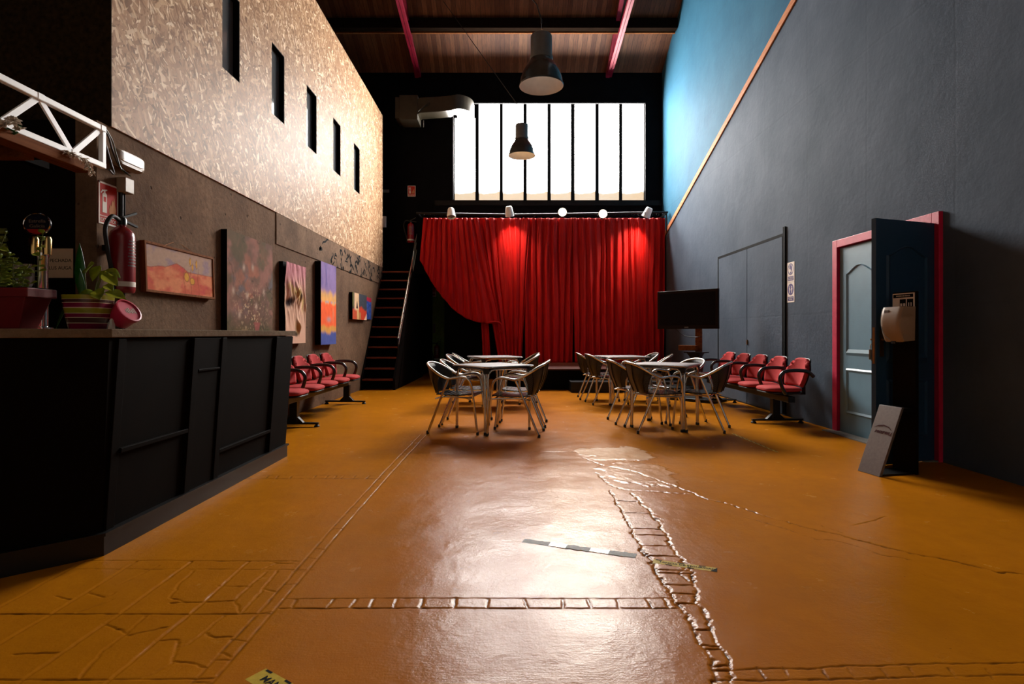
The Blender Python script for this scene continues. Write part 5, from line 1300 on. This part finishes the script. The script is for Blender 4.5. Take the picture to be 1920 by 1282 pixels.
def p_fab(U, V):
    c = mixc(ones(U)*L3(206,164,140), ones(U)*L3(192,128,136), ss(.45,.95,V+.3*(fbm(U*4, V*4, 24)-.5)))
    st = np.exp(-((V-.60-.1*np.sin(U*5))/.10)**2)*ss(.38,.62,fbm(U*9-V*3, V*5, 25)); c = mixc(c, ones(U)*L3(206,172,116), np.clip(st*1.3, 0, 1))
    hole = np.exp(-(((U-.22)/.17)**2+((V-.51-.2*(U-.2))/.06)**2)**2); hole = np.maximum(hole, np.exp(-(((U-.66)/.07)**2+((V-.60)/.06)**2)**2)); hole = np.maximum(hole, np.exp(-(((U-.52)/.10)**2+((V-.12)/.035)**2)**2))
    c = mixc(c, ones(U)*L3(34,16,20), hole); c = mixc(c, ones(U)*L3(200,168,104), np.exp(-((U-.56+.35*(V-.2))/.07)**2-((V-.20)/.07)**2))
    cr_ = np.exp(-((np.abs(fbm(U*7+V*2, V*3, 26)-.5))/.005)**2)*ss(.28,.5,V); c = mixc(c, ones(U)*L3(110,64,66), cr_*.5)
    return c
def p_sun(U, V):
    w_ = .05*(fbm(U*5, V*5, 31)-.5)*2; v = V+w_; n = fbm(U*14, V*18, 32)
    c = ones(U)*L3(72,84,148); c = mixc(c, ones(U)*L3(206,148,70), ss(.13,.19,v)); c = mixc(c, ones(U)*L3(236,98,52), ss(.21,.26,v)); c = mixc(c, ones(U)*L3(228,164,92), ss(.50,.54,v)); c = mixc(c, ones(U)*L3(212,160,100), ss(.55,.6,v)); c = mixc(c, ones(U)*L3(134,112,158), ss(.60,.70,v))
    c = mixc(c, ones(U)*L3(160,148,150), np.exp(-((U-.5)/.13)**2-((V-.31)/.03)**2)*.9); c = mixc(c, ones(U)*L3(210,140,110), np.exp(-((U-.8)/.05)**2-((V-.37)/.09)**2)*.6); c = mixc(c, ones(U)*L3(170,150,160), np.exp(-((V-.525)/.015)**2)*ss(.4,.6,fbm(U*9, V*9, 33))*.9)
    c = mixc(c, ones(U)*L3(104,92,142), ss(.45,.7,fbm(U*6, V*4, 35))*ss(.66,.75,V)*.8); return c*(.85+.3*n[..., None])
def p_abs(U, V):
    n = fbm(U*7, V*7, 41); c = ones(U)*L3(58,62,70)
    c = mixc(c, ones(U)*L3(190,60,34), ss(.12,.0,V-.45+.4*np.abs(U-.62)+.2*(n-.5))*ss(.35,.45,U)); c = mixc(c, ones(U)*L3(168,112,66), ss(.02,0,np.abs(U-.47)-.09)*ss(.30,.26,V))
    c = mixc(c, ones(U)*L3(214,178,140), ss(.44,.42,U)*ss(.10,.14,U)); c = mixc(c, ones(U)*L3(60,46,44), ((np.abs(U-.30) < .06*(.75-V)/.3) & (V > .42) & (V < .7))*1.0)
    c = mixc(c, ones(U)*L3(186,76,48), ss(.42,.30,V+.2*(U-.2))*ss(.36,.30,U)); c = mixc(c, ones(U)*L3(206,160,104), ss(.02,0,np.abs(U-.36)-.06)*ss(.40,.36,V)); c = mixc(c, ones(U)*L3(110,104,60), ss(.10,.06,U)*ss(.4,.5,V))
    c = mixc(c, ones(U)*L3(220,180,150), ss(.0,.03,(U-.80)*1.4-(V-.02))*ss(.3,.25,V)); return c*(.85+.3*fbm(U*20, V*20, 43)[..., None])
def p_blue(U, V):
    c = mixc(ones(U)*L3(38,60,130), ones(U)*L3(58,84,150), ss(.4,.6,fbm(U*4, V*8, 51))); c = mixc(c, ones(U)*L3(160,30,56), ss(.80,.84,V+.08*(fbm(U*5, V*5, 52)-.5)))
    c = mixc(c, ones(U)*L3(190,160,130), ss(.16,.12,V+.8*U)); return c
ptg = canvas('painting', 'orange desert landscape painting hung on a string next to the extinguisher', 4.47, 5.50, 1.435, 1.825, .035, p_land, M['darkbrown'], 110, 60, None, R(-2))
b = MB(); w_, h_ = 1.03, .39
for q in ((-w_/2,w_/2,h_/2-.012,h_/2+.008), (-w_/2,w_/2,-h_/2-.008,-h_/2+.012), (-w_/2-.008,-w_/2+.012,-h_/2-.008,h_/2+.008), (w_/2-.012,w_/2+.008,-h_/2-.008,h_/2+.008)): b.box(*q, .0, .045)
b.build('frame', M['pine'], ptg, bev=.002)
b = MB(); b.tube([(-.24,.20,.02),(-.02,.275,.002),(.24,.20,.02)], .002, 5); b.build('string', M['batten'], ptg)
canvas('painting', 'largest painting, muddy brown flower shapes, hanging behind the bar worktop', 5.72, 6.82, 1.0, 2.15, .06, p_flow, M['black'], 130, 130)
canvas('painting', 'narrow pink canvas with draped and torn cloth relief', 7.16, 7.86, .97, 2.01, .05, p_fab, M['black'], 90, 120, r_fab)
canvas('painting', 'tall violet and orange abstract painting above the red seats', 8.48, 9.22, .93, 2.18, .09, p_sun, M['black'])
canvas('painting', 'small abstract painting with a red blaze near the stairs', 10.30, 11.32, 1.36, 1.85, .06, p_abs, M['black'])
canvas('painting', 'small blue painting with a red top edge, last before the stairs', 11.36, 11.82, 1.39, 1.83, .03, p_blue, M['black'], 40, 40)

# ------------------------------------------------------------------ tapes stuck on the floor
def lay(o, r, lift, flat=False):     # drape a mesh on the uneven floor; stiff tape stays flat
    c_, s_ = math.cos(r.rotation_euler.z), math.sin(r.rotation_euler.z); me = o.data
    for v in me.vertices:
        x, y = r.location.x+c_*v.co.x-s_*v.co.y, r.location.y+s_*v.co.x+c_*v.co.y
        v.co.z = v.co.z*.5+(FLAT if flat else floorz(x, y))+lift
def sheet(outline_lo, outline_hi, x0, x1, n):       # strip between two edges given as functions of x
    b = MB(); b.grid(lambda u, v: (x0+(x1-x0)*u, outline_lo(x0+(x1-x0)*u)*(1-v)+outline_hi(x0+(x1-x0)*u)*v, 0), n, 4); return b
def tape(label, p0, p1, wd, mat, words=None, size=.035, align='CENTER', tx=0):
    a = Vector((*p0, 0)); b_ = Vector((*p1, 0)); d = b_-a; L_ = d.length; ang = math.atan2(d.y, d.x)
    r = thing('floor_tape', label, 'tape', (*((a+b_)/2).xy, 0), ang)
    h = wd/2
    o = sheet(lambda x: -h, lambda x: h, -L_/2, L_/2-.02, 60).build('strip', mat, r, True); lay(o, r, .0006)
    x = -L_/2+.01; k = 0; q = []
    while x < L_/2-.06:
        y_ = (h-.009) if k % 2 == 0 else -h; q.append([(x,y_,0),(x+.03,y_,0),(x+.03,y_+.009,0),(x,y_+.009,0)]); x += .05; k += 1
    q.append([(L_/2-.05,-h,0),(L_/2-.02,-h,0),(L_/2-.02,h,0)])
    for p in q: b = MB(); b.add(p, [tuple(range(len(p)))]); o = b.build('black_dash', M['ink'], r); lay(o, r, .0012)
    if words:
        o = text('lettering', words, size, M['ink'], r, (0,0,0), align, bold=.0006, ext=.0)
        for v in o.data.vertices: v.co.x += tx
        lay(o, r, .0014)
    return r
tape('yellow floor tape reading DISTANCIA DE SEGURIDAD across the cobble strip', (.695,2.752), (.985,2.638), .050, M['yellow'], 'TANCIA DE SEGURIDAD', .0235)
r = thing('floor_tape', 'scuffed grey remains of floor tape in the middle of the hall', 'tape', (.355, 2.915, 0), math.atan2(2.815-3.017, .62-.079))
FLAT = sum(floorz(.355+.54*t*math.cos(-.357), 2.915+.54*t*math.sin(-.357)) for t in np.linspace(-.5, .5, 25))/25+.0014
def ragged(sd, sg): return lambda x: sg*.026+ (float(fbm(np.array(x*60.0), np.array(sd*1.0), sd, 3))-.5)*.016
for k, (x0, x1) in enumerate(((-.30,-.155), (-.065,.06), (.155,.29))):
    o = sheet(ragged(k+3, -1), ragged(k+23, 1), x0, x1, 30).build('grey_patch', M['greytape'], r, True); lay(o, r, .0006, True)
glt = simple('amber glint tape', (.28,.16,.06,1), .22, 0, .12, .2, 60)  # warm reflections of the spotlights, painted onto the tape as amber
for k, (x0, x1) in enumerate(((-.155,-.065), (.06,.155))):
    o = sheet(ragged(k+43, -.9), ragged(k+53, .9), x0, x1, 20).build('glint_patch', glt, r, True); lay(o, r, .0006, True)
tape('yellow floor tape reading MANTENGA at the bottom edge', (-.82,1.839), (-.36,1.527), .073, M['yellow'], 'MANTENGA LA', .040, 'LEFT', -.24)
tape('long thin yellow and black tape line beside the front right table', (2.45,6.25), (2.49,5.25), .022, M['yellow'])
